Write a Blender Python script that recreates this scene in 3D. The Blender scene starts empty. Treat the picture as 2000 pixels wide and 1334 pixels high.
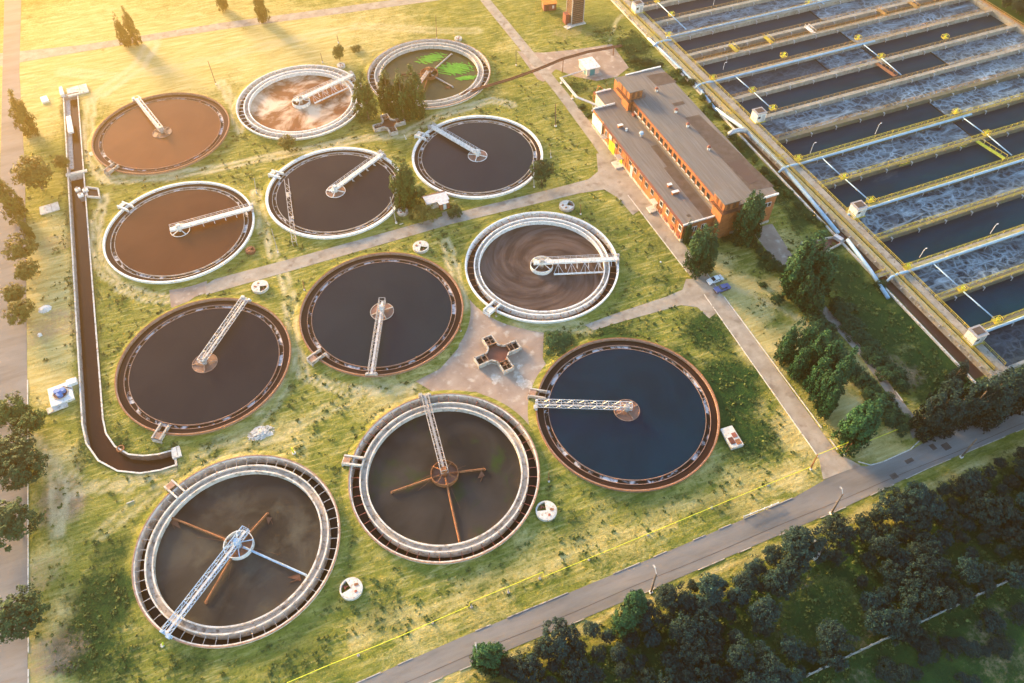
import bpy, math, random
import numpy as np
from mathutils import Vector, Matrix
random.seed(7)
rng = np.random.default_rng(7)
S = bpy.context.scene
COL = S.collection
PI = math.pi
# ------------------------------------------------------------------ camera, sky, sun, exposure
CAM_F, PITCH, ROLL, YAW, CAM_Z = 1512.35, 0.895117, -0.007417, math.radians(21.3), 146.6
CAM = Vector((27.45, -81.0, CAM_Z))
def _axes():
    fw = Vector((0, math.cos(PITCH), -math.sin(PITCH)))
    r = Vector((1, 0, 0)); u = r.cross(fw)
    r2 = r * math.cos(ROLL) + u * math.sin(ROLL); u2 = u * math.cos(ROLL) - r * math.sin(ROLL)
    m = Matrix.Rotation(-YAW, 3, 'Z')
    return m @ r2, m @ u2, m @ fw
AR, AU, AF = _axes()
cd = bpy.data.cameras.new('camera')
cam = bpy.data.objects.new('camera', cd); COL.objects.link(cam)
cd.sensor_width = 36.0; cd.lens = 36.0 * CAM_F / 2000.0; cd.clip_start = 0.5; cd.clip_end = 3000
cam.matrix_world = Matrix(((AR.x, AU.x, -AF.x, CAM.x), (AR.y, AU.y, -AF.y, CAM.y), (AR.z, AU.z, -AF.z, CAM.z), (0, 0, 0, 1)))
S.camera = cam
def at(px, py, z=0.0):
    """ground point seen at a pixel of the 2000x1334 survey photograph"""
    d = AF + AR * ((px - 1000) / CAM_F) + AU * ((667 - py) / CAM_F)
    k = (z - CAM.z) / d.z
    return Vector((CAM.x + d.x * k, CAM.y + d.y * k, z))
def hgt(bx, by, tx, ty):
    """height of an upright whose base and top are seen at two pixels"""
    b = at(bx, by); best = (1e9, 3)
    for i in range(5, 300):
        z = i * .1
        d = Vector((b.x, b.y, z)) - CAM; w = d.dot(AF)
        x, y = 1000 + CAM_F * d.dot(AR) / w, 667 - CAM_F * d.dot(AU) / w
        e = (y - ty) ** 2 + .2 * (x - tx) ** 2
        if e < best[0]: best = (e, z)
    return best[1]

SUN_EL, SUN_AZ = math.radians(10), math.radians(-22)      # azimuth measured from +Y towards +X
W = bpy.data.worlds.new('World'); S.world = W; W.use_nodes = True
nt = W.node_tree; bg = nt.nodes['Background']
sky = nt.nodes.new('ShaderNodeTexSky'); sky.sky_type = 'NISHITA'; sky.sun_disc = False
sky.sun_elevation = SUN_EL; sky.sun_rotation = SUN_AZ
sky.air_density = 1.0; sky.dust_density = 0.3; sky.ozone_density = 1.8
nt.links.new(sky.outputs[0], bg.inputs[0]); bg.inputs[1].default_value = 0.15
sl = bpy.data.lights.new('sun', 'SUN'); sun = bpy.data.objects.new('sun', sl); COL.objects.link(sun)
sl.energy = 5; sl.angle = math.radians(20); sl.color = (1.0, .66, .30)
sd = Vector((math.sin(SUN_AZ) * math.cos(SUN_EL), math.cos(SUN_AZ) * math.cos(SUN_EL), math.sin(SUN_EL)))
sun.rotation_euler = (-sd).to_track_quat('-Z', 'Y').to_euler()
S.view_settings.view_transform = 'Standard'; S.view_settings.look = 'None'
HAZE_D = .00068
S.view_settings.gamma = 1.0; S.view_settings.exposure = 2.6
S.render.engine = 'CYCLES'
S.cycles.use_denoising = True
S.cycles.max_bounces = 6; S.cycles.diffuse_bounces = 2; S.cycles.glossy_bounces = 2
S.cycles.transmission_bounces = 2; S.cycles.volume_bounces = 0; S.cycles.transparent_max_bounces = 4

# ------------------------------------------------------------------ materials
def newmat(name):
    m = bpy.data.materials.new(name); m.use_nodes = True
    n = m.node_tree.nodes; b = n['Principled BSDF']
    return m, n, m.node_tree.links, b
def setv(n, k, v): n.inputs[k].default_value = v
def rgb(c): return (c[0], c[1], c[2], 1.0)
def ramp(n, stops):
    r = n.new('ShaderNodeValToRGB'); e = r.color_ramp.elements
    e[0].position, e[0].color = stops[0][0], rgb(stops[0][1]); e[1].position, e[1].color = stops[-1][0], rgb(stops[-1][1])
    for p, c in stops[1:-1]:
        x = e.new(p); x.color = rgb(c)
    return r
def mat(name, c, rough=.85, c2=None, scale=1.0, metal=0.0, spec=.3, detail=5, lo=.35, hi=.65, bump=0.0, stretch=None, c3=None, scale2=6.0):
    m, n, l, b = newmat(name)
    setv(b, 'Roughness', rough); setv(b, 'Metallic', metal); setv(b, 'Specular IOR Level', spec)
    if c2 is None:
        setv(b, 'Base Color', rgb(c)); return m
    tc = n.new('ShaderNodeNewGeometry'); src = tc.outputs['Position']
    if stretch:
        mp = n.new('ShaderNodeMapping'); mp.inputs['Scale'].default_value = stretch
        l.new(src, mp.inputs[0]); src = mp.outputs[0]
    no = n.new('ShaderNodeTexNoise'); setv(no, 'Scale', scale); setv(no, 'Detail', detail); setv(no, 'Roughness', .65)
    l.new(src, no.inputs['Vector'])
    r = ramp(n, [(lo, c), (hi, c2)]); l.new(no.outputs['Fac'], r.inputs[0]); out = r.outputs[0]
    if c3 is not None:
        n2 = n.new('ShaderNodeTexNoise'); setv(n2, 'Scale', scale2); setv(n2, 'Detail', 6); l.new(src, n2.inputs['Vector'])
        r2 = ramp(n, [(.55, (0, 0, 0)), (.68, (1, 1, 1))]); l.new(n2.outputs['Fac'], r2.inputs[0])
        mx = n.new('ShaderNodeMix'); mx.data_type = 'RGBA'
        l.new(r2.outputs[0], mx.inputs[0]); l.new(out, mx.inputs[6]); mx.inputs[7].default_value = rgb(c3); out = mx.outputs[2]
    l.new(out, b.inputs['Base Color'])
    if bump:
        bm = n.new('ShaderNodeBump'); setv(bm, 'Strength', bump); setv(bm, 'Distance', .3)
        l.new(no.outputs['Fac'], bm.inputs['Height']); l.new(bm.outputs[0], b.inputs['Normal'])
    return m
M = {}
M['white'] = mat('white_paint', (.66, .64, .6), .6, (.82, .8, .76), 1.2, c3=(.45, .40, .34), scale2=1.7)
M['concrete'] = mat('concrete', (.34, .29, .24), .9, (.55, .49, .42), .8, c3=(.18, .14, .11), scale2=1.1)
M['pale_concrete'] = mat('pale_concrete', (.5, .46, .40), .9, (.68, .64, .57), .9, c3=(.30, .26, .21), scale2=1.3)
M['wall_concrete'] = mat('stained_wall_concrete', (.48, .42, .35), .9, (.72, .66, .58), .7, c3=(.30, .24, .19), scale2=.9)
M['dark_concrete'] = mat('dark_concrete', (.10, .075, .06), .9, (.19, .15, .12), 1.2)
M['rim_brown'] = mat('rusty_rim', (.22, .12, .08), .85, (.36, .23, .17), 1.4)
M['rust'] = mat('rust', (.20, .075, .03), .85, (.34, .15, .07), 2.2)
M['dark_rust'] = mat('dark_rust', (.10, .04, .025), .85, (.20, .09, .05), 2.0)
M['steel'] = mat('grey_steel', (.42, .42, .42), .5, (.6, .6, .6), 1.5, metal=.3)
M['dull_steel'] = mat('weathered_steel', (.30, .27, .25), .6, (.46, .43, .40), 2.5, metal=.2)
M['blue_steel'] = mat('pale_blue_steel', (.28, .40, .55), .55, (.42, .54, .66), 1.5)
M['blue_pipe'] = mat('pale_blue_pipe', (.26, .43, .58), .5, (.40, .56, .68), .6)
M['yellow'] = mat('yellow_paint', (.40, .31, .03), .65, (.52, .43, .06), 1.1)
M['yellow_green'] = mat('bright_yellow_paint', (.62, .62, .02), .55, (.74, .72, .05), 1.2)
M['mossy'] = mat('mossy_planks', (.22, .28, .03), .9, (.4, .42, .05), 1.5)
M['brick'] = mat('orange_brick', (.33, .105, .040), .9, (.46, .175, .065), 1.0, c3=(.22, .08, .045), scale2=.7)
M['roof'] = mat('grey_felt_roof', (.125, .115, .105), .95, (.19, .175, .16), .8, c3=(.15, .13, .115), scale2=.22, stretch=(2.2, .12, 1))
M['roof_dark'] = mat('dark_roof_felt', (.065, .048, .042), .95, (.11, .085, .072), .5)
M['glass'] = mat('dark_glass', (.02, .025, .03), .12, spec=.6)
M['asphalt'] = mat('worn_asphalt', (.150, .142, .130), .95, (.235, .222, .205), .25, c3=(.185, .168, .15), scale2=.5, stretch=(.25, 1.2, 1))
M['pale_road'] = mat('dusty_road', (.26, .225, .18), .95, (.38, .335, .275), .3, c3=(.21, .175, .14), scale2=.4)
M['yard'] = mat('stained_yard', (.25, .185, .145), .95, (.36, .28, .22), .22, c3=(.44, .38, .31), scale2=.45)
M['brown_pit'] = mat('brown_sludge_water', (.10, .035, .02), .35, (.16, .06, .035), .5)
M['teal'] = mat('teal_paint', (.02, .26, .30), .5)
M['blue'] = mat('blue_paint', (.06, .20, .50), .5)
M['black'] = mat('black_rubber', (.02, .02, .02), .8)
M['car_white'] = mat('car_white', (.78, .78, .78), .25, spec=.6)
M['car_blue'] = mat('car_blue', (.10, .13, .32), .3, spec=.6)
M['red_brown'] = mat('red_brown_paint', (.22, .06, .04), .7, (.30, .10, .07), 2)
M['trunk'] = mat('bark', (.10, .07, .05), .95, (.18, .13, .09), 3)
M['wood'] = mat('old_planks', (.13, .075, .05), .9, (.24, .15, .105), 2)
M['cream'] = mat('weathered_white_cover', (.48, .44, .38), .85, (.70, .66, .59), 1.6, c3=(.33, .27, .21), scale2=2.2)
M['log'] = mat('bleached_wood', (.5, .44, .35), .9, (.62, .56, .46), 2)

def water(name, deep, tint, c3=None, thr=(.58, .7), scale=.12, bump=.03, rough=.12, swirl=False, spec=.18, stretch=None):
    """murky water: dark body colour, glossy top, optional scum patches"""
    m, n, l, b = newmat(name)
    setv(b, 'Roughness', rough); setv(b, 'Specular IOR Level', spec); setv(b, 'IOR', 1.33)
    tc = n.new('ShaderNodeTexCoord'); src = tc.outputs['Object']
    if stretch:
        mp = n.new('ShaderNodeMapping'); mp.inputs['Scale'].default_value = stretch; l.new(src, mp.inputs[0]); src = mp.outputs[0]
    no = n.new('ShaderNodeTexNoise'); setv(no, 'Scale', .06); setv(no, 'Detail', 4); l.new(src, no.inputs['Vector'])
    r = ramp(n, [(.38, deep), (.62, tint)]); l.new(no.outputs['Fac'], r.inputs[0]); out = r.outputs[0]; setv(no, 'Roughness', .6); setv(no, 'Distortion', .8)
    if c3 is not None:
        v = src
        if swirl:   # rotate the lookup with radius: a spiral drift of scum round the centre
            ln = n.new('ShaderNodeVectorMath'); ln.operation = 'LENGTH'; l.new(src, ln.inputs[0])
            mm = n.new('ShaderNodeMath'); mm.operation = 'MULTIPLY'; l.new(ln.outputs['Value'], mm.inputs[0]); mm.inputs[1].default_value = .22
            vr = n.new('ShaderNodeVectorRotate'); vr.rotation_type = 'Z_AXIS'; l.new(src, vr.inputs['Vector']); l.new(mm.outputs[0], vr.inputs['Angle']); v = vr.outputs[0]
        n2 = n.new('ShaderNodeTexNoise'); setv(n2, 'Scale', scale); setv(n2, 'Detail', 7); setv(n2, 'Roughness', .62); setv(n2, 'Distortion', .6 if swirl else .5)
        l.new(v, n2.inputs['Vector'])
        r2 = ramp(n, [(thr[0], (0, 0, 0)), (thr[1], (1, 1, 1))]); l.new(n2.outputs['Fac'], r2.inputs[0])
        mx = n.new('ShaderNodeMix'); mx.data_type = 'RGBA'; l.new(r2.outputs[0], mx.inputs[0]); l.new(out, mx.inputs[6]); mx.inputs[7].default_value = rgb(c3); out = mx.outputs[2]
        mr = n.new('ShaderNodeMapRange'); l.new(r2.outputs[0], mr.inputs[0]); setv(mr, 3, rough); setv(mr, 4, .7); l.new(mr.outputs[0], b.inputs['Roughness'])
    l.new(out, b.inputs['Base Color'])
    if bump:
        n3 = n.new('ShaderNodeTexNoise'); setv(n3, 'Scale', 1.6); setv(n3, 'Detail', 3); l.new(src, n3.inputs['Vector'])
        bm = n.new('ShaderNodeBump'); setv(bm, 'Strength', bump); setv(bm, 'Distance', .5); l.new(n3.outputs['Fac'], bm.inputs['Height']); l.new(bm.outputs[0], b.inputs['Normal'])
    return m
M['w_blue'] = water('clear_blue_water', (.0, .013, .028), (.0, .019, .040), bump=.05)
M['w_slate'] = water('slate_water', (.003, .014, .025), (.007, .019, .030), bump=.05)
M['w_brownslate'] = water('brown_slate_water', (.006, .011, .018), (.012, .016, .022), bump=.05)
M['w_brown'] = water('brown_water', (.060, .024, .012), (.080, .033, .016), bump=.04)  # brown water, its colour pushed to orange to carry some haze glow
M['w_ochre'] = water('ochre_brown_water', (.125, .052, .021), (.155, .066, .027), bump=.04)  # brown water made lighter and oranger: part of the glow is painted in
M['w_annulus'] = water('brown_edge_water', (.022, .012, .009), (.034, .018, .013), bump=.03)
M['w_trough'] = water('weir_trough_water', (.022, .014, .010), (.03, .02, .014), (.62, .62, .62), (.50, .60), .45)
M['w_sludge'] = water('grey_brown_sludge', (.018, .018, .016), (.042, .040, .036), (.070, .070, .056), (.47, .74), .13, rough=.4)
M['w_algae'] = water('sludge_with_algae', (.017, .017, .016), (.040, .037, .034), (.015, .042, .010), (.54, .70), .13, rough=.4)
M['w_swirl'] = water('scum_swirl_water', (.036, .023, .019), (.060, .041, .034), (.19, .14, .12), (.40, .88), .20, swirl=True, rough=.35)
M['w_foam'] = water('brown_water_with_foam', (.14, .050, .018), (.20, .075, .026), (.66, .50, .36), (.46, .60), .085, rough=.4)
M['w_green'] = water('green_brown_water', (.040, .050, .014), (.075, .065, .022), bump=.03, rough=.25)
M['w_channel'] = water('dark_channel_water', (.035, .018, .013), (.05, .026, .018), bump=.04)
M['w_black'] = water('black_channel_water', (.008, .009, .010), (.012, .012, .012), bump=.02)
M['w_feed'] = mat('feed_well_water', (.16, .085, .06), .4, (.24, .13, .09), .5)
M['w_basin'] = water('calm_basin_water', (.0, .026, .046), (.0, .038, .064), (.10, .10, .10), (.64, .74), .05, bump=.12, stretch=(.6, 1.6, 1), spec=.03)
def rough_water():
    """aerated water: a net of foam filaments round dark upwelling cells"""
    m, n, l, b = newmat('aerated_basin_water')
    tc = n.new('ShaderNodeTexCoord'); src = tc.outputs['Object']
    no = n.new('ShaderNodeTexNoise'); setv(no, 'Scale', .35); setv(no, 'Detail', 3); l.new(src, no.inputs['Vector'])
    ad = n.new('ShaderNodeVectorMath'); ad.operation = 'MULTIPLY_ADD'; l.new(no.outputs['Color'], ad.inputs[0]); ad.inputs[1].default_value = (3.2, 3.2, 0); l.new(src, ad.inputs[2])
    vo = n.new('ShaderNodeTexVoronoi'); vo.feature = 'DISTANCE_TO_EDGE'; setv(vo, 'Scale', .42); l.new(ad.outputs[0], vo.inputs['Vector'])
    r = ramp(n, [(.0, (1, 1, 1)), (.06, (.6, .6, .6)), (.20, (0, 0, 0))]); l.new(vo.outputs['Distance'], r.inputs[0])
    v2 = n.new('ShaderNodeTexVoronoi'); v2.feature = 'DISTANCE_TO_EDGE'; setv(v2, 'Scale', .85); l.new(ad.outputs[0], v2.inputs['Vector'])
    r2 = ramp(n, [(.0, (.5, .5, .5)), (.12, (0, 0, 0))]); l.new(v2.outputs['Distance'], r2.inputs[0])
    n2 = n.new('ShaderNodeTexNoise'); setv(n2, 'Scale', .10); setv(n2, 'Detail', 4); l.new(src, n2.inputs['Vector'])
    r3 = ramp(n, [(.34, (.05, .05, .05)), (.50, (.55, .55, .55)), (.68, (1, 1, 1))]); setv(n2, 'Roughness', .7); l.new(n2.outputs['Fac'], r3.inputs[0])
    a = n.new('ShaderNodeMath'); a.operation = 'MAXIMUM'; l.new(r.outputs[0], a.inputs[0]); l.new(r2.outputs[0], a.inputs[1])
    mu = n.new('ShaderNodeMath'); mu.operation = 'MULTIPLY'; l.new(a.outputs[0], mu.inputs[0]); l.new(r3.outputs[0], mu.inputs[1])
    mp = n.new('ShaderNodeMapping'); mp.inputs['Scale'].default_value = (.35, 1.3, 1); mp.inputs['Rotation'].default_value = (0, 0, .25); l.new(src, mp.inputs[0])
    n4 = n.new('ShaderNodeTexNoise'); setv(n4, 'Scale', .30); setv(n4, 'Detail', 8); setv(n4, 'Roughness', .72); setv(n4, 'Distortion', 1.0); l.new(mp.outputs[0], n4.inputs['Vector'])
    r4 = ramp(n, [(.47, (0, 0, 0)), (.70, (.8, .8, .8))]); l.new(n4.outputs['Fac'], r4.inputs[0])
    n5 = n.new('ShaderNodeTexNoise'); setv(n5, 'Scale', .028); setv(n5, 'Detail', 2); l.new(src, n5.inputs['Vector'])
    r5 = ramp(n, [(.36, (.55, .55, .55)), (.60, (1, 1, 1))]); l.new(n5.outputs['Fac'], r5.inputs[0])
    m5 = n.new('ShaderNodeMath'); m5.operation = 'MULTIPLY'; l.new(mu.outputs[0], m5.inputs[0]); l.new(r5.outputs[0], m5.inputs[1])
    mu = n.new('ShaderNodeMath'); mu.operation = 'MAXIMUM'; l.new(m5.outputs[0], mu.inputs[0]); l.new(r4.outputs[0], mu.inputs[1])
    mx = n.new('ShaderNodeMix'); mx.data_type = 'RGBA'; l.new(mu.outputs[0], mx.inputs[0]); mx.inputs[6].default_value = (.0, .022, .040, 1); mx.inputs[7].default_value = (.46, .58, .64, 1)
    l.new(mx.outputs[2], b.inputs['Base Color']); setv(b, 'Roughness', .35); setv(b, 'Specular IOR Level', .05)
    bm = n.new('ShaderNodeBump'); setv(bm, 'Strength', .3); setv(bm, 'Distance', .4); l.new(n2.outputs['Fac'], bm.inputs['Height']); l.new(bm.outputs[0], b.inputs['Normal'])
    return m
M['w_rough'] = rough_water()
def leafmat(name, a, bcol, rough=.75):
    m, n, l, b = newmat(name)
    at_ = n.new('ShaderNodeAttribute'); at_.attribute_name = 'tone'
    oi = n.new('ShaderNodeObjectInfo')
    ad = n.new('ShaderNodeMath'); ad.operation = 'MULTIPLY_ADD'; l.new(oi.outputs['Random'], ad.inputs[0]); ad.inputs[1].default_value = .35; l.new(at_.outputs['Fac'], ad.inputs[2])
    r = ramp(n, [(0.0, a), (1.1, bcol)]); r.color_ramp.elements[1].position = 1.0
    l.new(ad.outputs[0], r.inputs[0]); l.new(r.outputs[0], b.inputs['Base Color']); setv(b, 'Roughness', rough); setv(b, 'Specular IOR Level', .25)
    return m
M['leaf_dark'] = leafmat('dark_green_leaves', (.004, .038, .014), (.014, .080, .024))
M['leaf_mid'] = leafmat('green_leaves', (.020, .060, .012), (.06, .12, .025))
M['leaf_olive'] = leafmat('olive_leaves', (.07, .08, .014), (.17, .16, .035))
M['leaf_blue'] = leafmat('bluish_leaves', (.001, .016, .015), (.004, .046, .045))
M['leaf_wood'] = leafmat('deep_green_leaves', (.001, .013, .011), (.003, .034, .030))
M['tuft'] = leafmat('weed_tufts', (.022, .060, .014), (.13, .16, .035))

# ------------------------------------------------------------------ mesh and object helpers
class MB:
    def __init__(s, o=(0, 0, 0)):
        s.v = []; s.f = []; s.o = Vector(o)
    def poly(s, pts):
        k = len(s.v); s.v += [Vector(p) for p in pts]; s.f.append(tuple(range(k, k + len(pts))))
    def box(s, c, d, rz=0.0):
        c = Vector(c); m = Matrix.Rotation(rz, 3, 'Z'); k = len(s.v)
        for z in (-1, 1):
            for y in (-1, 1):
                for x in (-1, 1): s.v.append(c + m @ Vector((x * d[0] / 2, y * d[1] / 2, z * d[2] / 2)))
        s.f += [tuple(k + i for i in q) for q in ((0, 2, 3, 1), (4, 5, 7, 6), (0, 1, 5, 4), (1, 3, 7, 5), (3, 2, 6, 7), (2, 0, 4, 6))]
        return s
    def span(s, a, b):
        a = Vector(a); b = Vector(b); return s.box((a + b) / 2, tuple(abs(x) for x in (b - a)))
    def beam(s, p, q, w, h=None):
        p = Vector(p); q = Vector(q); h = h or w; d = (q - p)
        if d.length < 1e-5: return s
        d.normalize(); up = Vector((0, 0, 1)) if abs(d.z) < .95 else Vector((0, 1, 0))
        sx = d.cross(up).normalized() * (w / 2); uy = sx.cross(d).normalized() * (h / 2); k = len(s.v)
        for e in (p, q):
            for a, b in ((-1, -1), (1, -1), (1, 1), (-1, 1)): s.v.append(e + sx * a + uy * b)
        s.f += [tuple(k + i for i in f) for f in ((0, 1, 2, 3), (7, 6, 5, 4), (0, 4, 5, 1), (1, 5, 6, 2), (2, 6, 7, 3), (3, 7, 4, 0))]
        return s
    def tube(s, pts, r, n=8, r1=None):
        pts = [Vector(p) for p in pts]; k = len(s.v); m = len(pts)
        for i, p in enumerate(pts):
            d = (pts[min(i + 1, m - 1)] - pts[max(i - 1, 0)]).normalized()
            up = Vector((0, 0, 1)) if abs(d.z) < .9 else Vector((0, 1, 0))
            a = d.cross(up).normalized(); b = a.cross(d); rr = r + (r1 - r) * i / (m - 1) if r1 is not None else r
            for j in range(n): s.v.append(p + (a * math.cos(2 * PI * j / n) + b * math.sin(2 * PI * j / n)) * rr)
        for i in range(m - 1):
            for j in range(n):
                s.f.append((k + i * n + j, k + i * n + (j + 1) % n, k + (i + 1) * n + (j + 1) % n, k + (i + 1) * n + j))
        s.f.append(tuple(k + j for j in range(n))[::-1]); s.f.append(tuple(k + (m - 1) * n + j for j in range(n)))
        return s
    def ring(s, c, prof, n=128):
        """closed profile of (r, z) swept round a vertical axis"""
        c = Vector(c); k = len(s.v); m = len(prof)
        for i in range(n):
            a = 2 * PI * i / n
            for r, z in prof: s.v.append(c + Vector((r * math.cos(a), r * math.sin(a), z)))
        for i in range(n):
            for j in range(m):
                s.f.append((k + i * m + j, k + ((i + 1) % n) * m + j, k + ((i + 1) % n) * m + (j + 1) % m, k + i * m + (j + 1) % m))
        return s
    def disc(s, c, r0, r1, n=96):
        c = Vector(c)
        if r0 <= 0:
            s.poly([c + Vector((r1 * math.cos(2 * PI * i / n), r1 * math.sin(2 * PI * i / n), 0)) for i in range(n)]); return s
        k = len(s.v)
        for i in range(n):
            a = 2 * PI * i / n
            for r in (r0, r1): s.v.append(c + Vector((r * math.cos(a), r * math.sin(a), 0)))
        for i in range(n):
            j = (i + 1) % n; s.f.append((k + 2 * i, k + 2 * i + 1, k + 2 * j + 1, k + 2 * j))
        return s
    def cyl(s, c, r, h, n=20, r1=None):
        c = Vector(c); r1 = r if r1 is None else r1; k = len(s.v)
        for z, q in ((0, r), (h, r1)):
            for i in range(n): s.v.append(c + Vector((q * math.cos(2 * PI * i / n), q * math.sin(2 * PI * i / n), z)))
        for i in range(n): s.f.append((k + i, k + (i + 1) % n, k + n + (i + 1) % n, k + n + i))
        s.f.append(tuple(range(k + n, k + 2 * n))); s.f.append(tuple(range(k + n - 1, k - 1, -1)))
        return s
    def prism(s, pts, z0, z1):
        pts = [(p[0], p[1]) for p in pts]
        if sum(pts[i][0] * pts[(i + 1) % len(pts)][1] - pts[(i + 1) % len(pts)][0] * pts[i][1] for i in range(len(pts))) < 0: pts = pts[::-1]
        k = len(s.v); n = len(pts)
        for z in (z0, z1): s.v += [Vector((p[0], p[1], z)) for p in pts]
        s.f.append(tuple(range(k + n, k + 2 * n))); s.f.append(tuple(range(k + n - 1, k - 1, -1)))
        for i in range(n): s.f.append((k + i, k + (i + 1) % n, k + n + (i + 1) % n, k + n + i))
        return s
    def mesh(s, name, m, smooth=False, fn=None):
        me = bpy.data.meshes.new(name)
        vs = s.v if fn is None else [Vector(fn(v)) for v in s.v]
        me.from_pydata([tuple(v - s.o) for v in vs], [], s.f)
        me.materials.append(m)
        if smooth:
            for p in me.polygons: p.use_smooth = True
        return me
    def build(s, name, m, parent=None, smooth=False, fn=None):
        return link(name, s.mesh(name, m, smooth, fn), parent, s.o if parent is None else (0, 0, 0))
def link(name, me, parent=None, loc=(0, 0, 0), rz=0.0):
    o = bpy.data.objects.new(name, me); COL.objects.link(o); o.location = loc; o.rotation_euler.z = rz
    if parent is not None: o.parent = parent
    return o
def tag(o, label=None, cat=None, group=None, kind=None):
    if label: o['label'] = label
    if cat: o['category'] = cat
    if group: o['group'] = group
    if kind: o['kind'] = kind
    return o
def thing(name, label, cat, loc=(0, 0, 0), group=None, rz=0.0):
    o = bpy.data.objects.new(name, None); COL.objects.link(o); o.location = loc; o.rotation_euler.z = rz
    o.empty_display_size = .5
    return tag(o, label, cat, group)
def V2(p, z): return Vector((p[0], p[1], z))
# ------------------------------------------------------------------ ground sheet with worn tracks, straw and lush patches
TANKS = []   # (X, Y, R)
for j, y in enumerate((0.0, 49.1, 98.2, 145.5)):
    for i, x in enumerate((0.0, 43.4, 86.7)): TANKS.append([x, y, 20.2])
for k, r in ((2, 20.55), (4, 20.3), (5, 20.05), (6, 20.05), (7, 19.7), (8, 19.6), (9, 20.5), (10, 20.3), (11, 20.5)): TANKS[k][2] = r
CH_L = [(-28.0, 178.0), (-28.0, 42.0), (-27.4, 36.5), (-25.2, 31.0), (-21.5, 26.8), (-17.0, 24.4), (-13.0, 23.6), (-9.6, 23.6)]   # outer side of the effluent channel
CH_R = [(-23.6, 178.0), (-23.6, 42.0), (-23.2, 37.6), (-21.6, 33.4), (-19.0, 30.2), (-16.0, 28.6), (-13.0, 27.8), (-9.6, 27.6)]
def pts(*pp): return [at(*p)[:2] for p in pp]
def dist_poly(X, Y, pl):
    d = np.full(X.shape, 1e9)
    for (ax, ay), (bx, by) in zip(pl[:-1], pl[1:]):
        vx, vy = bx - ax, by - ay; L2 = vx * vx + vy * vy + 1e-9
        t = np.clip(((X - ax) * vx + (Y - ay) * vy) / L2, 0, 1)
        d = np.minimum(d, np.hypot(X - ax - t * vx, Y - ay - t * vy))
    return d
def inside(X, Y, pl):
    c = np.zeros(X.shape, bool); n = len(pl)
    for i in range(n):
        ax, ay = pl[i]; bx, by = pl[(i + 1) % n]
        k = ((ay > Y) != (by > Y)) & (X < (bx - ax) * (Y - ay) / (by - ay + 1e-12) + ax); c ^= k
    return c
TRACKS = [  # double wheel ruts: (centre line, half gauge, width, strength)
    (pts((205, 385), (190, 430), (186, 480), (200, 525), (235, 560), (290, 580), (335, 585)), .9, .6, .9),
    (pts((180, 195), (172, 250), (180, 310), (205, 350)), 1.0, .9, .8),
    (pts((205, 352), (330, 345), (440, 325), (560, 300), (700, 272), (790, 262), (850, 230), (960, 195), (1000, 205)), .9, .8, .9),
    (pts((470, 255), (455, 200), (430, 160)), .9, .7, .8),
    (pts((497, 375), (515, 450), (535, 500)), .8, .4, .9),
    (pts((548, 515), (565, 590), (575, 680), (600, 740), (690, 765), (800, 760)), .9, .5, .8),
    (pts((575, 690), (555, 760), (500, 830), (400, 880), (250, 950), (160, 950), (130, 930)), .9, .5, .6),
    (pts((760, 740), (660, 790), (560, 840), (450, 890), (300, 960), (200, 1040)), .9, .5, .5),
    (pts((150, 960), (240, 945), (340, 900)), .7, .4, .6),
    (pts((870, 470), (890, 540), (905, 600)), .8, .6, .9),
    (pts((1010, 640), (1080, 640), (1150, 640)), .8, .8, .6),
    (pts((930, 60), (860, 60), (700, 50), (560, 80), (400, 120), (250, 150), (120, 140)), 1.2, 1.0, .45),
    (pts((300, 80), (270, 130), (200, 180)), 1.6, 1.4, .7),
    (pts((60, 860), (115, 940), (115, 1040)), .9, .8, .8),
    (pts((1590, 640), (1500, 590), (1430, 560)), .0, .9, .5),
    (pts((1150, 235), (1185, 240), (1195, 290)), .0, .5, .6),
    (pts((1190, 80), (1205, 40), (1215, 30)), .0, .6, .6),
]
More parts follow.
